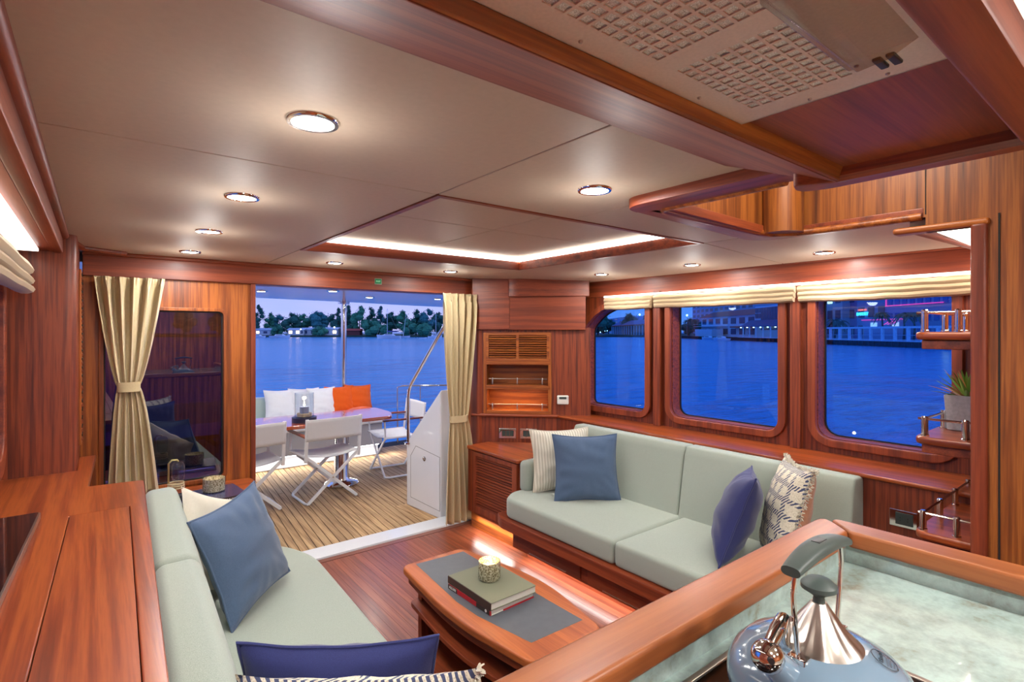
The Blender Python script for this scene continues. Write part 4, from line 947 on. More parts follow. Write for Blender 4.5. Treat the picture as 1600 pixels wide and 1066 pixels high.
# cushions on the bench
for x, y, rz, m_, lb in ((1.75, 6.76, .08, OUTW, 'white cushion on the stern bench, half hidden behind the lantern'), (2.03, 6.76, -.06, OUTW, 'white cushion just right of the lantern on the stern bench'), (2.24, 6.72, .12, OUTW, 'white cushion beside the orange ones on the stern bench'),
                       (2.47, 6.74, -.05, ORANGE, 'orange cushion next to the white cushions on the stern bench'), (2.73, 6.76, .10, ORANGE, 'orange cushion at the right end of the stern bench')):
    pillow('cushion', lb, m_, (x, y, .715), (-.28, random.uniform(-.08, .08), rz), .37, .37, .12, m_, seed=int(x*100), cat='cushion', wr_=.7)
pillow('cushion', 'orange cushion lying low on the bench seat below the table edge', ORANGE, (2.62, 6.53, .575), (PI/2-.25, 0, .1), .36, .34, .12, ORANGE, seed=44, cat='cushion', wr_=.7)
# steel pole
po = T('steel_pole', 'polished steel pole rising from the stern bench to the overhang', 'pole', (2.58, 6.90, -.02))
build(G().cyl((0, 0, .70), (0, 0, 2.02), .036, n_=20), 'tube', CHROME, po)
build(G().cyl((0, 0, 1.985), (0, 0, 2.02), .075, n_=20), 'top_flange', CHROME, po); build(G().cyl((0, 0, .70), (0, 0, .72), .07, n_=20), 'foot_flange', CHROME, po)
# dining table
dt = T('dining_table', 'glossy varnished cockpit table on a polished steel pedestal', 'table', (1.45, 5.50, 0))
build(G().prism(roundpoly([(-1.6, -.37), (.98, -.37), (1.10, -.1), (1.10, .33), (-1.6, .33)], [0, .05, .1, .05, 0]), .685, .72), 'top', wood('varnished_table', 'x', lin(110, 40, 18), lin(150, 60, 26), lin(170, 80, 36), rough=.06, coat=1), dt, bevel=.008, seg=3)
build(G().lathe([(.17, 0), (.175, .012), (.16, .03), (.085, .05), (.075, .08), (.075, .55), (.085, .66), (.12, .686)], (.58, .0, 0), 32), 'pedestal', CHROME, dt)
build(G().lathe([(.17, 0), (.175, .012), (.16, .03), (.085, .05), (.075, .08), (.075, .55), (.085, .66), (.12, .686)], (-.95, .0, 0), 32), 'pedestal', CHROME, dt)
lan = T('hurricane_lantern', 'clear glass cylinder lantern with blue candle and rope on a dark base', 'lantern', (1.60, 5.33, .721))
build(G().lathe([(1e-4, 0), (.115, 0), (.115, .045), (1e-4, .045)], n_=32), 'base', plain('dark_navy_base', lin(34, 34, 60), .4), lan)
build(G().lathe([(.088, .045), (.088, .28), (.085, .28), (.085, .045)], n_=40), 'glass', GLASSC, lan)
build(G().lathe([(1e-4, .05), (.042, .05), (.042, .145), (1e-4, .14)], n_=24), 'candle', plain('grey_blue_wax', lin(120, 130, 160), .4), lan)
build(G().lathe([(1e-4, 0), (.006, .008), (.008, .016), (.003, .03), (1e-4, .04)], (0, 0, .148), 10), 'flame', FLAME, lan)
for k2 in range(3): build(G().tube([((.060+.006*math.sin(a*2+k2))*math.cos(a*PI/12), (.060+.006*math.sin(a*2+k2))*math.sin(a*PI/12), .056+.011*k2) for a in range(24)], .007, 6, closed=True), 'rope_ring', BLIND, lan)
light('lantern_glow', (1.60, 5.33, .93), .6, .02, 'POINT', col=(1, .7, .4))
# director chairs
def chair(label, loc, rz):
    t = T('director_chair', label, 'chair', loc, rz, 'white folding director chairs'); W2, D2 = .255, .21
    F = CHAIRW
    def bar(nm, p0, p1, w=.030, h=.012, mat=F):
        p0, p1 = Vector(p0), Vector(p1); d = (p1-p0).normalized(); s_ = Vector((0, 1, 0)).cross(d)
        if s_.length < .1: s_ = Vector((1, 0, 0)).cross(d)
        s_.normalize(); u_ = d.cross(s_).normalized(); vs = []
        for p in (p0, p1):
            for a, b in ((-1, -1), (1, -1), (1, 1), (-1, 1)): vs.append(p+s_*a*w/2+u_*b*h/2)
        return build(G().add(vs, [(0, 1, 2, 3), (4, 5, 6, 7), (0, 1, 5, 4), (1, 2, 6, 5), (2, 3, 7, 6), (3, 0, 4, 7)]), nm, mat, t, bevel=.002, seg=1)
    for s_ in (-1, 1):
        for y in (-D2, D2): bar('leg', (s_*W2*.92, y, .012), (-s_*W2*.95, y+(.0), .44))
        build(G().tube([(s_*W2*.92, -D2, .014), (s_*W2*.97, -D2*.8, .010), (s_*W2*.97, D2*.8, .010), (s_*W2*.92, D2, .014)], .011, 8), 'foot_rail', F, t)
        build(G().tube([(s_*W2, -D2-.01, .445), (s_*W2, D2+.02, .445)], .012, 8), 'seat_rail', F, t)
        bar('back_post', (s_*W2, -D2, .40), (s_*W2, -D2-.045, .80), .030, .018)
        bar('arm_post', (s_*W2, D2, .43), (s_*W2, D2+.01, .625), .022, .014)
        build(G().box(s_*W2-.022, s_*W2+.022, -D2-.02, D2+.03, .625, .642), 'armrest', WY, t, bevel=.005)
    build(G().sheet(lambda a, b: ((2*a-1)*W2, -D2+.01+(2*D2-.0)*b, .452-.035*math.sin(PI*a)), 16, 8).sheet(lambda a, b: ((2*a-1)*W2, -D2+.01+(2*D2-.0)*b, .456-.035*math.sin(PI*a)), 16, 8), 'seat', MESHW, t, fix=False)
    bk_ = G().sheet(lambda a, b: ((2*a-1)*(W2+.017), -D2-.030-.022*b-.020*math.sin(PI*a)*1, .595+.20*b), 16, 6)
    o = build(bk_, 'backrest', MESHW, t, fix=False); md = o.modifiers.new('s', 'SOLIDIFY'); md.thickness = .008
    for y in (-D2-.0, D2): build(G().cyl((0, y-.013, .226), (0, y+.013, .226), .008, n_=10), 'pivot_bolt', STEEL, t)
    return t
ch1 = chair('white director chair in the middle of the doorway, its back to the camera', (1.76, 5.22, -.006), .04)
def dup_chair(loc, rz, lb): return dup(ch1, loc, rz, lb)
dup_chair((1.06, 5.24, -.006), .06, 'white director chair partly hidden by the left door jamb')
dup_chair((2.70, 5.62, -.006), 1.50, 'white director chair turned sideways at the right end of the table')
# stair moulding with door panel and handrail
stx = T('stair_moulding', 'sloping white stair moulding with a latch door right of the cockpit', 'stairs', (2.27, 4.49, 0))
Mst = Matrix(((.087, 0, 1, 0), (-.996, 0, .0, 0), (0, 1, 0, 0), (0, 0, 0, 1)))    # a toward camera, b up, c = x
build(G().prism(roundpoly([(.0, -.01), (.0, .575), (.54, 1.10), (.54, -.01)], [0, .03, 0, 0]), 0, .8, Mst), 'side', WHITE, stx, bevel=.015, seg=3)
dpl = grow([(.075, .08), (.53, .06), (.53, .52), (.16, .56), (.075, .46)], 0)
build(G().plate(grow(dpl, .003), [grow(dpl, -.001)], -.0006, .001, Mst), 'door_gap', BLACK, stx)
build(G().lathe([(.022, 0), (.022, .004), (.012, .006), (.012, .012), (1e-4, .012)], n_=20, M=Mst @ Matrix.Translation((.30, .47, 0)) @ Matrix.Rotation(PI, 4, 'X')), 'latch', CHROME, stx)
hr = T('stair_handrail', 'bent steel handrail climbing above the white stair moulding', 'handrail', (2.275, 4.46, .56))
build(G().tube([(0, 0, 0), (0, 0, .42), (.0, -.015, .50), (.005, -.05, .56), (.03, -.53, 1.03), (.04, -.62, 1.12)], .016, 14), 'tube', CHROME, hr)
build(G().cyl((0, 0, 0), (0, 0, .014), .032, n_=16), 'foot_flange', CHROME, hr)
sr = T('stern_rail', 'low steel safety rail beyond the cockpit side by the stair', 'railing', (3.42, 6.95, 0))
build(G().tube([(-.02, .05, .0), (-.02, .05, .80), (.05, .03, .82), (1.2, -.45, .80)], .013, 10), 'top_rail', CHROME, sr)
build(G().tube([(-.02, .05, .42), (1.2, -.45, .42)], .009, 8), 'mid_rail', CHROME, sr)
for x_, y_ in ((.28, -.07), (.7, -.24)): build(G().cyl((x_, y_, 0), (x_, y_, .81), .011, n_=10), 'post', CHROME, sr)

# ================================================================== WATER AND SHORES
TH = math.atan(650/830); sT, cT = math.sin(TH), math.cos(TH)
def F(s, d, z=0): return (d*sT+s*cT, d*cT-s*sT, z)          # shore frame: s across, d along heading
WZ_ = -1.2
g = G(); g.add([(-1200, -600, 0), (1800, -600, 0), (1800, 1900, 0), (-1200, 1900, 0)], [(0, 1, 2, 3)])
wat = struct(g, 'water', WATER, smooth=False); wat.location = (0, 0, WZ_)
RS = -TH
LAND = plain('shore_ground', lin(60, 80, 66), .9, nscale=.2, namp=.3)
land = struct(G().prism([(-400, 0), (75, 0), (75, 200), (-400, 200)], -.3, .9), 'ground_far_shore', LAND); land.location = F(0, 262, WZ_); land.rotation_euler = (0, 0, RS)
bank = struct(G().prism([(0, 40), (140, 40), (200, 480), (0, 480)], -.3, .9), 'ground_right_bank', LAND); bank.location = F(68.5, 0, WZ_); bank.rotation_euler = (0, 0, RS)
FOL = [plain('foliage_'+nm, c, .9, nscale=1.5, namp=.35) for nm, c in (('dark', lin(44, 100, 88)), ('mid', lin(60, 130, 100)), ('blue', lin(50, 116, 120)))]
BARK = plain('bark', lin(52, 44, 40), .9)
def tree(label, s, d, w, h, mat, seed, blobs=14, leaf=.55, base=.18, n=900, cone=0, group=None, z0=WZ_+.9):
    r_ = random.Random(seed); t = T('tree', label, 'tree', F(s, d, z0), RS, group)
    build(G().tube([(0, 0, 0), (r_.uniform(-.2, .2), 0, h*.4), (0, 0, h*.8)], [.03*w+.1, .02*w+.07, .03], 6), 'trunk', BARK, t)
    bl = []
    for i in range(blobs):
        u = (i+.5)/blobs; z = h*(base+(1-base)*u); rad = w/2*(math.sin(PI*min(1, (u*.85+.12)))**.8 if not cone else (1-u)*.9+.15)
        a = r_.uniform(0, 2*PI); bl.append((rad*.62*math.cos(a), rad*.5*math.sin(a), z*.93, rad*.55+w*.06))
    q = G()
    for i in range(n):
        bx_, by_, bz_, br = r_.choice(bl); v = Vector((r_.gauss(0, 1), r_.gauss(0, 1), r_.gauss(0, .8))).normalized()*br*r_.uniform(.55, 1.08)
        c_ = Vector((bx_, by_, bz_))+v; a = Vector((r_.uniform(-1, 1), r_.uniform(-1, 1), r_.uniform(-1, 1)))*leaf; b = Vector((r_.uniform(-1, 1), r_.uniform(-1, 1), r_.uniform(-1, 1)))*leaf
        q.add([c_-a*.5, c_+a*.5, c_+b], [(0, 1, 2)])
    for bx_, by_, bz_, br in bl: q.ball((bx_, by_, bz_), br*.72, 8, (1, 1, .8))
    build(q, 'crown', mat, t, fix=False, smooth=False); return t
def su(u, d): return (u-800)/830*d
trees = [(404, 268, 5.5, 473, 0, 'tall narrow feathery tree at the far left of the doorway view', 0), (421, 272, 6, 487, 1, 'tree with drooping top right of the tall narrow one, far shore', 0),
         (437, 280, 9, 491, 2, 'bushy tree left of centre on the far shore', 0), (455, 276, 10, 488, 0, 'broad dark tree behind the white houses', 0), (474, 285, 9, 490, 1, 'tree left of the big round crown on the far shore', 0),
         (497, 282, 13, 486, 2, 'big rounded blue-green tree in the middle of the far shore', 0), (521, 276, 9, 490, 0, 'dark tree above the house with lit window', 0), (529, 270, 6, 478, 0, 'feathery tree just left of the steel pole, far shore', 1),
         (543, 272, 8, 474, 0, 'tallest feathery tree right behind the steel pole', 1), (562, 270, 9, 476, 1, 'dark feathery tree just right of the steel pole', 0), (580, 274, 9, 478, 0, 'feathery tree above the round green shrub', 1),
         (595, 278, 8, 476, 2, 'tall feathery tree behind the sailboat stern', 1), (612, 280, 9, 486, 0, 'tree behind the tall sailboat mast', 0), (632, 276, 9, 484, 1, 'dark tree right of the leaning mast', 0),
         (650, 274, 10, 482, 0, 'broad feathery tree right of centre of the far shore', 1), (668, 270, 9, 481, 2, 'feathery tree left of the right-hand mast', 0), (686, 272, 9, 487, 0, 'tree beside the curtain edge on the far shore', 0)]
for i, (u, d, w, v, m_, lb, cn) in enumerate(trees):
    tree(lb, su(u, d), d, w, (518-v)/830*d+1.6-WZ_-.9, FOL[m_], 100+i, cone=cn, group='trees on the far shore')
for i, (sx0, w, h, lb) in enumerate(((-168, 12, 15, 'dark tree on the far shore beyond the left door jamb'), (-150, 10, 12, 'rounded tree on the far shore beyond the left door jamb'), (-139, 9, 14, 'tall tree on the far shore just past the left door jamb'),
                                      (-22, 11, 14, 'dark tree on the far shore behind the right curtain'), (-8, 12, 12, 'rounded tree on the far shore behind the curtain and corner cabinet'), (8, 11, 15, 'tall tree on the far shore behind the corner cabinet'), (26, 14, 13, 'broad tree on the far shore behind the corner cabinet'), (44, 12, 14, 'tree on the far shore near the right bank'))):
    tree(lb, sx0, 272, w, h, FOL[i % 3], 150+i, group='trees on the far shore')
for i, (u, w, v, lb) in enumerate(((580, 11, 501, 'rounded green shrub at the water edge, right of the pole'), (602, 7, 508, 'low shrub at the water edge behind the sailboat'), (640, 9, 503, 'round shrub at the water edge beside the second mast'), (665, 10, 505, 'pale green shrub at the water edge near the dinghy'), (433, 6, 507, 'dark shrub between the white houses'), (500, 8, 512, 'low shrub before the white houses'))):
    d = 264; tree(lb, su(u, d), d, w, (518-v)/830*d+1.6-WZ_-.9, FOL[1], 200+i, base=.05, n=700, blobs=10, group='shrubs on the far shore')
LIT = emit('lit_window', (1, .72, .38), 4); LITW = emit('cool_lamp', (.85, .95, 1), 14); DW = plain('dark_window', lin(50, 70, 110), .2)
HW = plain('house_white', lin(196, 204, 214), .7, namp=.03); RFW = plain('roof_pale', lin(176, 190, 212), .7); RFR = plain('roof_red', lin(190, 90, 80), .8)
def house(label, s, d, w, h, dp, wall, roof, wins, z0=WZ_+.9, pitch=1.0, rz=RS, cat='house', nm='house'):
    t = T(nm, label, cat, F(s, d, z0), rz)
    build(G().box(-w/2, w/2, 0, dp, 0, h), 'wall', wall, t, smooth=False)
    build(G().prism([(-.5, h), (dp/2, h+pitch), (dp+.5, h)], -w/2-.5, w/2+.5, M_yz), 'roof', roof, t, smooth=False)
    for x0, x1, za, zb, lit in wins: build(G().box(x0, x1, -.06, .02, za, zb), 'window', LIT if lit else DW, t)
    return t
house('low white house at the far left of the doorway view', su(410, 264), 264, 9, 2.6, 6, HW, RFW, [(-3, -1.6, .9, 2, 1), (.5, 2.4, .9, 2, 0)])
house('white house with glowing windows left of centre on the far shore', su(462, 264), 264, 8, 2.6, 6, HW, RFW, [(-3.4, -1.8, .8, 2.2, 1), (.2, 1.8, .8, 2.2, 1), (2.4, 3.6, .8, 2.2, 0)])
house('long low pale house in the middle of the far shore', su(486, 266), 266, 10, 2.8, 6, HW, RFW, [(-4, -2, .8, 2.2, 0), (0, 2, .8, 2.2, 0), (3, 4.4, .8, 2.2, 0)])
house('white house with one bright lamp left of the steel pole', su(517, 264), 264, 6.5, 3, 6, HW, RFW, [(-2.4, -1, .8, 2.2, 0), (1, 2.6, .9, 2.3, 1)])
house('low reddish building right behind the steel pole', su(548, 265), 265, 9, 2.3, 5, plain('brick_red', lin(110, 60, 60), .8), RFR, [(-3, -2, .8, 1.8, 0)])
def lamp_post(label, s, d, z, r=.25, z0=WZ_+.9, nm='street_lamp'):
    t = T(nm, label, 'lamp', F(s, d, z0), RS)
    build(G().cyl((0, 0, 0), (0, 0, z-z0-r), .06, n_=6), 'post', STEEL, t); build(G().ball((0, 0, z-z0), r, 10), 'globe', LITW, t); return t
lamp_post('lamp on the far shore left of the pole', su(522.5, 262.5), 262.5, 3.6, .35)
lamp_post('small lamp on the far shore near the glowing windows', su(470, 262.5), 262.5, 2.6, .25)
HULL = plain('boat_hull', lin(240, 242, 248), .3, namp=.02); SAILC = plain('sail_cover_blue', lin(36, 50, 130), .7)
def boat(label, s, d, L, rz=0, cabin=1, mast=0, lean=0, nm='motorboat', hullh=.75, cover=0):
    t = T(nm, label, 'boat', F(s, d, WZ_), RS+rz)
    st = []; q = G(); n_ = 12
    for i in range(n_+1):
        u = i/n_; x_ = -L/2+L*u; w_ = .16*L*(1-max(0, (u-.45)/.55)**2.2)+.02; zt = hullh*(.85+.35*u*u); st.append([(x_+(.0), -w_, zt), (x_-.03*L*u, -w_*.55, -.1), (x_-.03*L*u, w_*.55, -.1), (x_, w_, zt)])
    vs = [p for s4 in st for p in s4]; fs = []
    for i in range(n_):
        for j in range(4): fs.append((i*4+j, (i+1)*4+j, (i+1)*4+(j+1) % 4, i*4+(j+1) % 4))
    fs += [(0, 1, 2, 3), (n_*4+3, n_*4+2, n_*4+1, n_*4)]
    build(q.add(vs, fs), 'hull', HULL, t, ang=50)
    if cabin:
        build(G().prism([(-.28*L, hullh*.9), (-.20*L, hullh+.55), (.12*L, hullh+.55), (.26*L, hullh*1.02)], -.09*L, .09*L, Matrix(((1, 0, 0, 0), (0, 0, 1, 0), (0, 1, 0, 0), (0, 0, 0, 1)))), 'cabin', HULL, t, bevel=.08)
        build(G().box(-.17*L, .12*L, -.092*L, .092*L, hullh+.18, hullh+.40), 'window_band', DW, t)
    if mast:
        build(G().cyl((.05*L, 0, hullh), (.05*L+lean, 0, mast), .09, .06, 8), 'mast', HULL, t)
        build(G().cyl((.05*L, 0, hullh+1.3), (-.36*L, 0, hullh+1.3), .07, n_=8), 'boom', HULL, t)
        if cover: build(G().tube([(.04*L, 0, hullh+1.55), (-.15*L, 0, hullh+1.5), (-.36*L, 0, hullh+1.4)], [.28, .24, .14], 8), 'sail_cover', SAILC, t); build(G().prism([(-.42*L, hullh+1.35), (-.40*L, hullh+1.75), (-.2*L, hullh+1.75), (-.18*L, hullh+1.35)], -.8, .8, Matrix(((1, 0, 0, 0), (0, 0, 1, 0), (0, 1, 0, 0), (0, 0, 0, 1)))), 'bimini', SAILC, t)
        for x_ in (.49*L, -.49*L): build(G().cyl((x_, 0, hullh), (.05*L+lean, 0, mast-.2), .018, n_=4), 'stay', STEEL, t)
    return t
boat('white motorboat moored on the far water, left part of the doorway view', su(438, 232), 232, 8.8, 0, nm='motorboat', hullh=1.0)
boat('white motorboat cut off by the left door jamb', su(403, 235), 235, 7, 0, nm='motorboat')
boat('sailboat with blue sail cover right of the steel pole', su(607, 205), 205, 9.2, PI, 1, 11.6, nm='sailboat', cover=1, hullh=1.3)
boat('sailboat with leaning mast behind the blue-covered one', su(629, 240), 240, 7, 0, 0, 10.5, 1.2, nm='sailboat')
boat('sailboat at the right edge of the doorway view beside the curtain', su(680, 205), 205, 5.5, .4, 1, 9.5, nm='sailboat', hullh=1.1)
boat('small dark dinghy beside the right-hand sailboat', su(661, 200), 200, 3.0, 0, 0, nm='dinghy', hullh=.5)

# ---- right bank seen through the starboard windows.  E = depth along the bank
BZ = WZ_
def B(s, d): return F(s, d, BZ)
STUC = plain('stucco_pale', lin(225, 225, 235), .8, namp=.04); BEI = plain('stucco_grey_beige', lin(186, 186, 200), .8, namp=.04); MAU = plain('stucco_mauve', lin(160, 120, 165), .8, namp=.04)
BLU = plain('facade_blue', lin(130, 150, 195), .5, namp=.06); SEAW = plain('seawall_dark', lin(20, 20, 22), .9, nscale=2, namp=.5); DOCKW = plain('dock_white', lin(205, 222, 240), .6)
AWN = plain('awning_blue', lin(64, 90, 130), .7); NEON = emit('neon_red', (1, .03, .14), 3.5); NEONR = emit('neon_sign_red', (1, .10, .06), 5); NEONT = emit('neon_sign_teal', (.12, .85, .95), 4.5)
def bbox_thing(nm, label, cat, s, d, parts, group=None):
    t = T(nm, label, cat, B(s, d), RS, group)
    for pn, m_, (x0, x1, y0, y1, z0, z1) in parts: build(G().box(x0, x1, y0, y1, z0, z1), pn, m_, t, smooth=False)
    return t
sw = struct(G().box(0, 1.2, 60, 235, -.3, 1.0), 'wall_quay', SEAW, label='dark quay wall along the right bank'); sw.location = B(68, 0); sw.rotation_euler = (0, 0, RS)
build(G().box(-.15, 2.5, 60, 160, 1.0, 1.12), 'coping', DOCKW, sw)
for i in range(52): build(G().box(-.25, .05, 66+i*1.6, 66.18+i*1.6, -.3, 1.0), 'pile', BARK, sw)
pf = T('promenade_fence', 'pale post-and-beam promenade fence along the quay, third window', 'fence', B(68.2, 78), RS)
build(G().box(0, .35, -2, 40, 3.35, 3.7), 'top_beam', DOCKW, pf); build(G().box(.1, .2, -2, 40, 1.25, 1.35), 'low_rail', DOCKW, pf); build(G().box(.1, .2, -2, 40, 2.1, 2.16), 'mid_rail', DOCKW, pf)
for i in range(13): build(G().box(0, .4, .6+i*3.2, 1.1+i*3.2, 1.1, 3.4), 'post', DOCKW, pf, bevel=.03, seg=1)
for i, dd in enumerate((111.0, 107.6, 104.3)): lamp_post('small promenade lamp, %s in the third window' % ('leftmost', 'second from left', 'third from left')[i], 69, dd, 2.3, .14, nm='promenade_lamp')
def dU(u, s): return s*830/(u-800)
def bld(nm, label, s, u0, u1, top, wall, rows=0, cols=0, dep=20, lit=.0, cat='building', z0=.9, winm=None, roof=None, seed=1):
    d1, d0 = dU(u0, s), dU(u1, s); r_ = random.Random(seed)
    t = T(nm, label, cat, B(s, d0), RS)
    build(G().box(0, dep, 0, d1-d0, z0, top-BZ), 'wall', wall, t, smooth=False)
    if roof: build(G().prism([(-.8, top-BZ), (dep/2, top-BZ+2.2), (dep, top-BZ)], -.8, d1-d0+.8, Matrix(((1, 0, 0, 0), (0, 0, 1, 0), (0, 1, 0, 0), (0, 0, 0, 1)))), 'roof', roof, t, smooth=False)
    W_ = (d1-d0)/max(cols, 1); H_ = (top-BZ-z0)/max(rows, 1)
    for i in range(cols):
        for j in range(rows):
            build(G().box(-.12, .02, W_*(i+.2), W_*(i+.8), z0+H_*(j+.25), z0+H_*(j+.8)), 'window', LIT if r_.random() < lit else (winm or DW), t, smooth=False)
    return t
bld('tower_block', 'grey-beige block at the left edge of the third window', 84, 1291, 1316, 12, BEI, 3, 2, lit=.1, seed=3)
bld('tower_block', 'mauve block between the grey-beige one and the neon sign', 86, 1316, 1340, 12, MAU, 3, 1, seed=4)
sgn = bld('shop_building', 'blue-grey building carrying the red and teal neon sign', 80, 1339, 1386, 12, plain('facade_grey_blue', lin(140, 150, 190), .7), 3, 3, seed=5)
d_s = (dU(1341, 80)+dU(1357, 80))/2-dU(1386, 80)
MSG = Matrix.Translation((-.25, d_s, 6.75)) @ Matrix(((0, 0, -1, 0), (-1, 0, 0, 0), (0, 1, 0, 0), (0, 0, 0, 1)))
text('BAKERY', 1.0, NEONT, MSG, parent=sgn, ext=.05, sx=1.12)
text('CHEESECAKE', .55, NEONR, MSG @ Matrix.Translation((0, .92, 0)), parent=sgn, ext=.05, sx=.95)
ob = bld('office_building', 'tall blue facade outlined by a red neon line, third window', 76, 1386, 1500, 12, BLU, 4, 9, lit=.04, winm=plain('blue_glass', lin(50, 100, 180), .15), seed=6)
w_ = dU(1386, 76)-dU(1500, 76)
build(G().box(-.35, -.2, w_*.18, w_, 7.85, 8.02), 'neon_line', NEON, ob); build(G().box(-.35, -.2, w_-.2, w_, 7.85, 12), 'neon_line', NEON, ob)
sfd = T('shopfront', 'red-lit storefront with striped awning below the neon sign', 'shop', B(74, dU(1412, 74)), RS)
L1 = dU(1348, 74)-dU(1412, 74)
build(G().box(0, 5, 0, L1, .9, 5.2), 'wall', BLU, sfd); build(G().box(-.3, -.1, 0, L1, 5.1, 5.26), 'neon_line', NEON, sfd)
for i, (a, b) in enumerate(((.10, .25), (.62, .78))): build(G().box(-.12, -.02, L1*a, L1*b, 3.7, 4.6), 'lit_window', emit('shop_light_%s' % 'ab'[i], (1, .75, .7), 1.2), sfd)
for i in range(6): build(G().prism([(-1.2, 4.2), (0, 4.9), (0, 4.8), (-1.2, 4.1)], L1*.08+i*.5, L1*.08+i*.5+.25, Matrix(((1, 0, 0, 0), (0, 0, 1, 0), (0, 1, 0, 0), (0, 0, 0, 1)))), 'awning_stripe', NEON if i % 2 else DOCKW, sfd)
def palm(label, s, d, h, seed, z0=BZ+.9):
    r_ = random.Random(seed); t = T('palm_tree', label, 'palm', (F(s, d, z0)), RS)
    build(G().tube([(0, 0, 0), (.15, 0, h*.5), (0, 0, h)], [.22, .16, .14], 7), 'trunk', BARK, t)
    q = G()
    for i in range(26):
        a = i*2.4; el = r_.uniform(-.2, 1.0); L = r_.uniform(1.7, 2.4); prev = None
        for k2 in range(6):
            u = k2/5; c_ = Vector((math.cos(a)*L*u*math.cos(el*.6), math.sin(a)*L*u*math.cos(el*.6), h+L*(u*math.sin(el)-.9*u*u))); s2 = Vector((-math.sin(a), math.cos(a), -.2))*(.34*(1-u*.75))
            cur = (c_-s2, c_+s2)
            if prev: q.add([prev[0], prev[1], cur[1], cur[0]], [(0, 1, 2, 3)])
            prev = cur
    build(q, 'fronds', FOL[0], t, fix=False, smooth=False); return t
for i, (u, s, h, lb) in enumerate(((1304, 72, 4.2, 'palm at the left edge of the third window'), (1312, 73, 4.0, 'second palm from the left in the third window'), (1378, 71, 5.2, 'palm between neon sign and striped awning'), (1412, 71, 5.0, 'palm right of the striped awning'), (1428, 72, 5.0, 'palm behind the upper corner shelf'), (1074, 72, 6.2, 'palm at the left edge of the middle window'), (1086, 74, 6.5, 'palm left of the red-roofed house'))):
    palm(lb, s, dU(u, s), h, 40+i)
# middle window
h1 = bld('waterfront_house', 'pale two-storey house with long red roof, middle window', 75, 1096, 1182, 6.9, STUC, 2, 7, dep=10, lit=.08, roof=RFR, seed=8)
w_ = dU(1096, 75)-dU(1182, 75); build(G().box(-2.2, 0, w_*.45, w_+3, 4.6, 4.75), 'balcony', DOCKW, h1); build(G().box(-2.2, -2.1, w_*.45, w_+3, 5.5, 5.58), 'balcony_rail', DOCKW, h1)
build(G().box(-2.0, .0, -1, w_*.32, 4.0, 4.5), 'canopy', RFR, h1)
gbl = bld('glass_pavilion', 'pavilion with tall gridded glazing above the awning, middle window', 72, 1180, 1232, 8.9, DOCKW, 1, 1, dep=10, seed=9)
w_ = dU(1180, 72)-dU(1232, 72)
for i in range(12):
    for j in range(2): build(G().box(-.2, -.1, .3+i*(w_-.6)/12+.08, .3+(i+1)*(w_-.6)/12-.08, 6.6+j*1.6, 8.0+j*1.6), 'glazing', DW, gbl, smooth=False)
build(G().prism([(-3.2, 4.3), (-.1, 6.1), (-.1, 5.9), (-3.2, 4.1)], -2, w_+3, Matrix(((1, 0, 0, 0), (0, 0, 1, 0), (0, 1, 0, 0), (0, 0, 0, 1)))), 'awning', AWN, gbl, smooth=False)
for i in range(6):
    yy = i*(w_+2)/5-1
    build(G().box(-3.2, -2.9, yy, yy+.3, 1.0, 4.2), 'post', DOCKW, gbl); build(G().ball((-3.0, yy+1.8, 3.95), .16, 8, (1.6, 1.6, .7)), 'lamp', emit('warm_bulb', (1, .85, .55), 16) if i == 0 else bpy.data.materials['warm_bulb'], gbl)
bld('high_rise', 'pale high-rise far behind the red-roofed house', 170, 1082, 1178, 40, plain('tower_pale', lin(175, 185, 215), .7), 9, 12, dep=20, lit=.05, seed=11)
bld('white_shed', 'plain pale quay shed below the balcony, middle window', 69.5, 1086, 1112, 2.4, STUC, 0, 0, dep=4)
lamp_post('bright white street lamp at the left edge of the middle window', 69.5, dU(1073.5, 69.5), 8.0, .38)
boat('white boat moored at the quay, left one in the middle window', 66.5, dU(1106, 66.5), 6.5, PI/2+.3, 1, nm='motorboat')
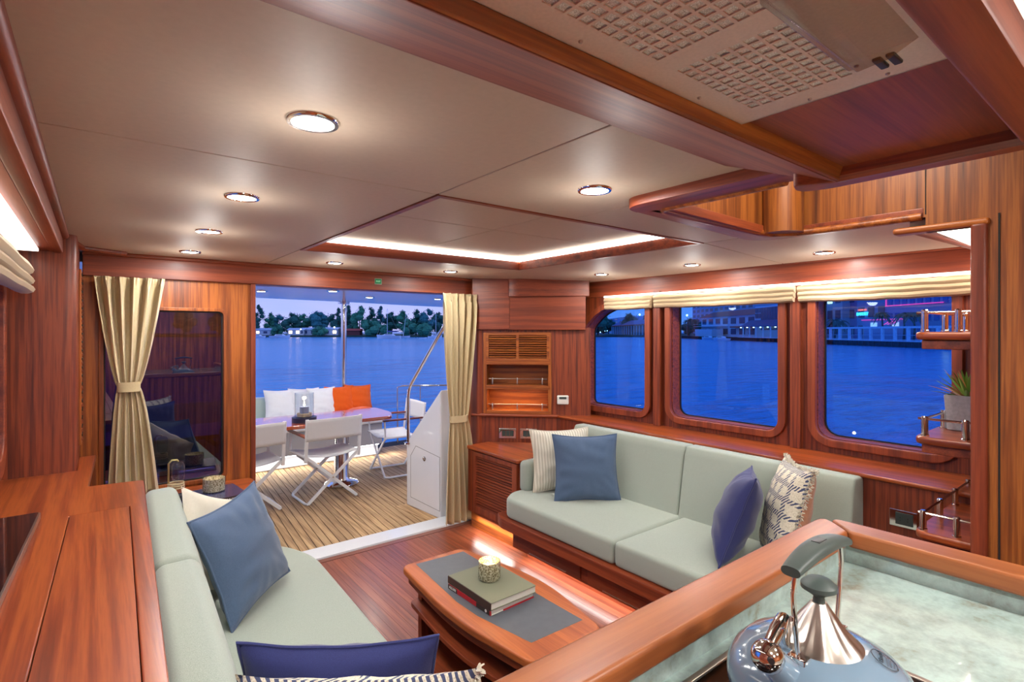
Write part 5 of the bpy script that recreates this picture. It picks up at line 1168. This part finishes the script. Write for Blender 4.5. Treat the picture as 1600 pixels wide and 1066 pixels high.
boat('white boat moored at the quay, right one in the middle window', 66, dU(1126, 66), 7, PI/2+.3, 1, nm='motorboat')
# first window
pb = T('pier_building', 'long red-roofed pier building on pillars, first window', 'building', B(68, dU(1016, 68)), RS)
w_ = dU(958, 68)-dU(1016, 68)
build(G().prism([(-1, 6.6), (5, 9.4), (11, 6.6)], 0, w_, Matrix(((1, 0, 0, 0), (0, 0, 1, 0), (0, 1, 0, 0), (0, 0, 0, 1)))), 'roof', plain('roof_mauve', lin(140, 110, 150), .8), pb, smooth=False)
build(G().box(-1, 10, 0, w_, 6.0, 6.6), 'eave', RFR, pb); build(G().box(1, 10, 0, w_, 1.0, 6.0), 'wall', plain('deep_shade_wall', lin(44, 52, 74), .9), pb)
for i in range(16): build(G().box(-.9, -.2, i*w_/15, i*w_/15+.8, -.3, 6.0), 'pillar', DOCKW, pb, smooth=False)
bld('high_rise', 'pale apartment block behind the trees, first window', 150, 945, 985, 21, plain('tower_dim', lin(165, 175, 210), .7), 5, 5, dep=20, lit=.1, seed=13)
for i, (u, d, w, v, lb) in enumerate(((934, 440, 17, 500, 'dark tree at the left of the first window'), (943, 430, 16, 497, 'broad dark tree behind the far bank lamps, first window'), (951, 425, 12, 499, 'dark tree before the apartment block, first window'), (978, 330, 11, 489, 'tall dark tree above the pier roof, first window'), (1003, 330, 9, 492, 'dark tree near the street lamp, first window'), (1010, 320, 8, 495, 'tree at the right edge of the first window'), (1066, 235, 8, 497, 'dark tree at the left edge of the middle window'), (1090, 215, 8, 499, 'dark tree beside the red-roofed house'))):
    tree(lb, su(u, d) if u < 960 else su(u, d)+3, d, w, (518-v)/830*d+1.6-WZ_-.9, FOL[0], 300+i, n=700, leaf=.8 if d > 300 else .5)
lamp_post('bright lamp above the pier roof, first window', 75, dU(999.5, 75), 11.5, .55); lamp_post('bank lamp at the far left of the first window', 67.5, dU(938, 67.5), 1.0, .35)
for i in range(5): build(G().ball((0, 0, 0), .25, 8), 'lamp_globe', LITW, pb, loc=(-1.5, w_+14+i*9, 3.2))
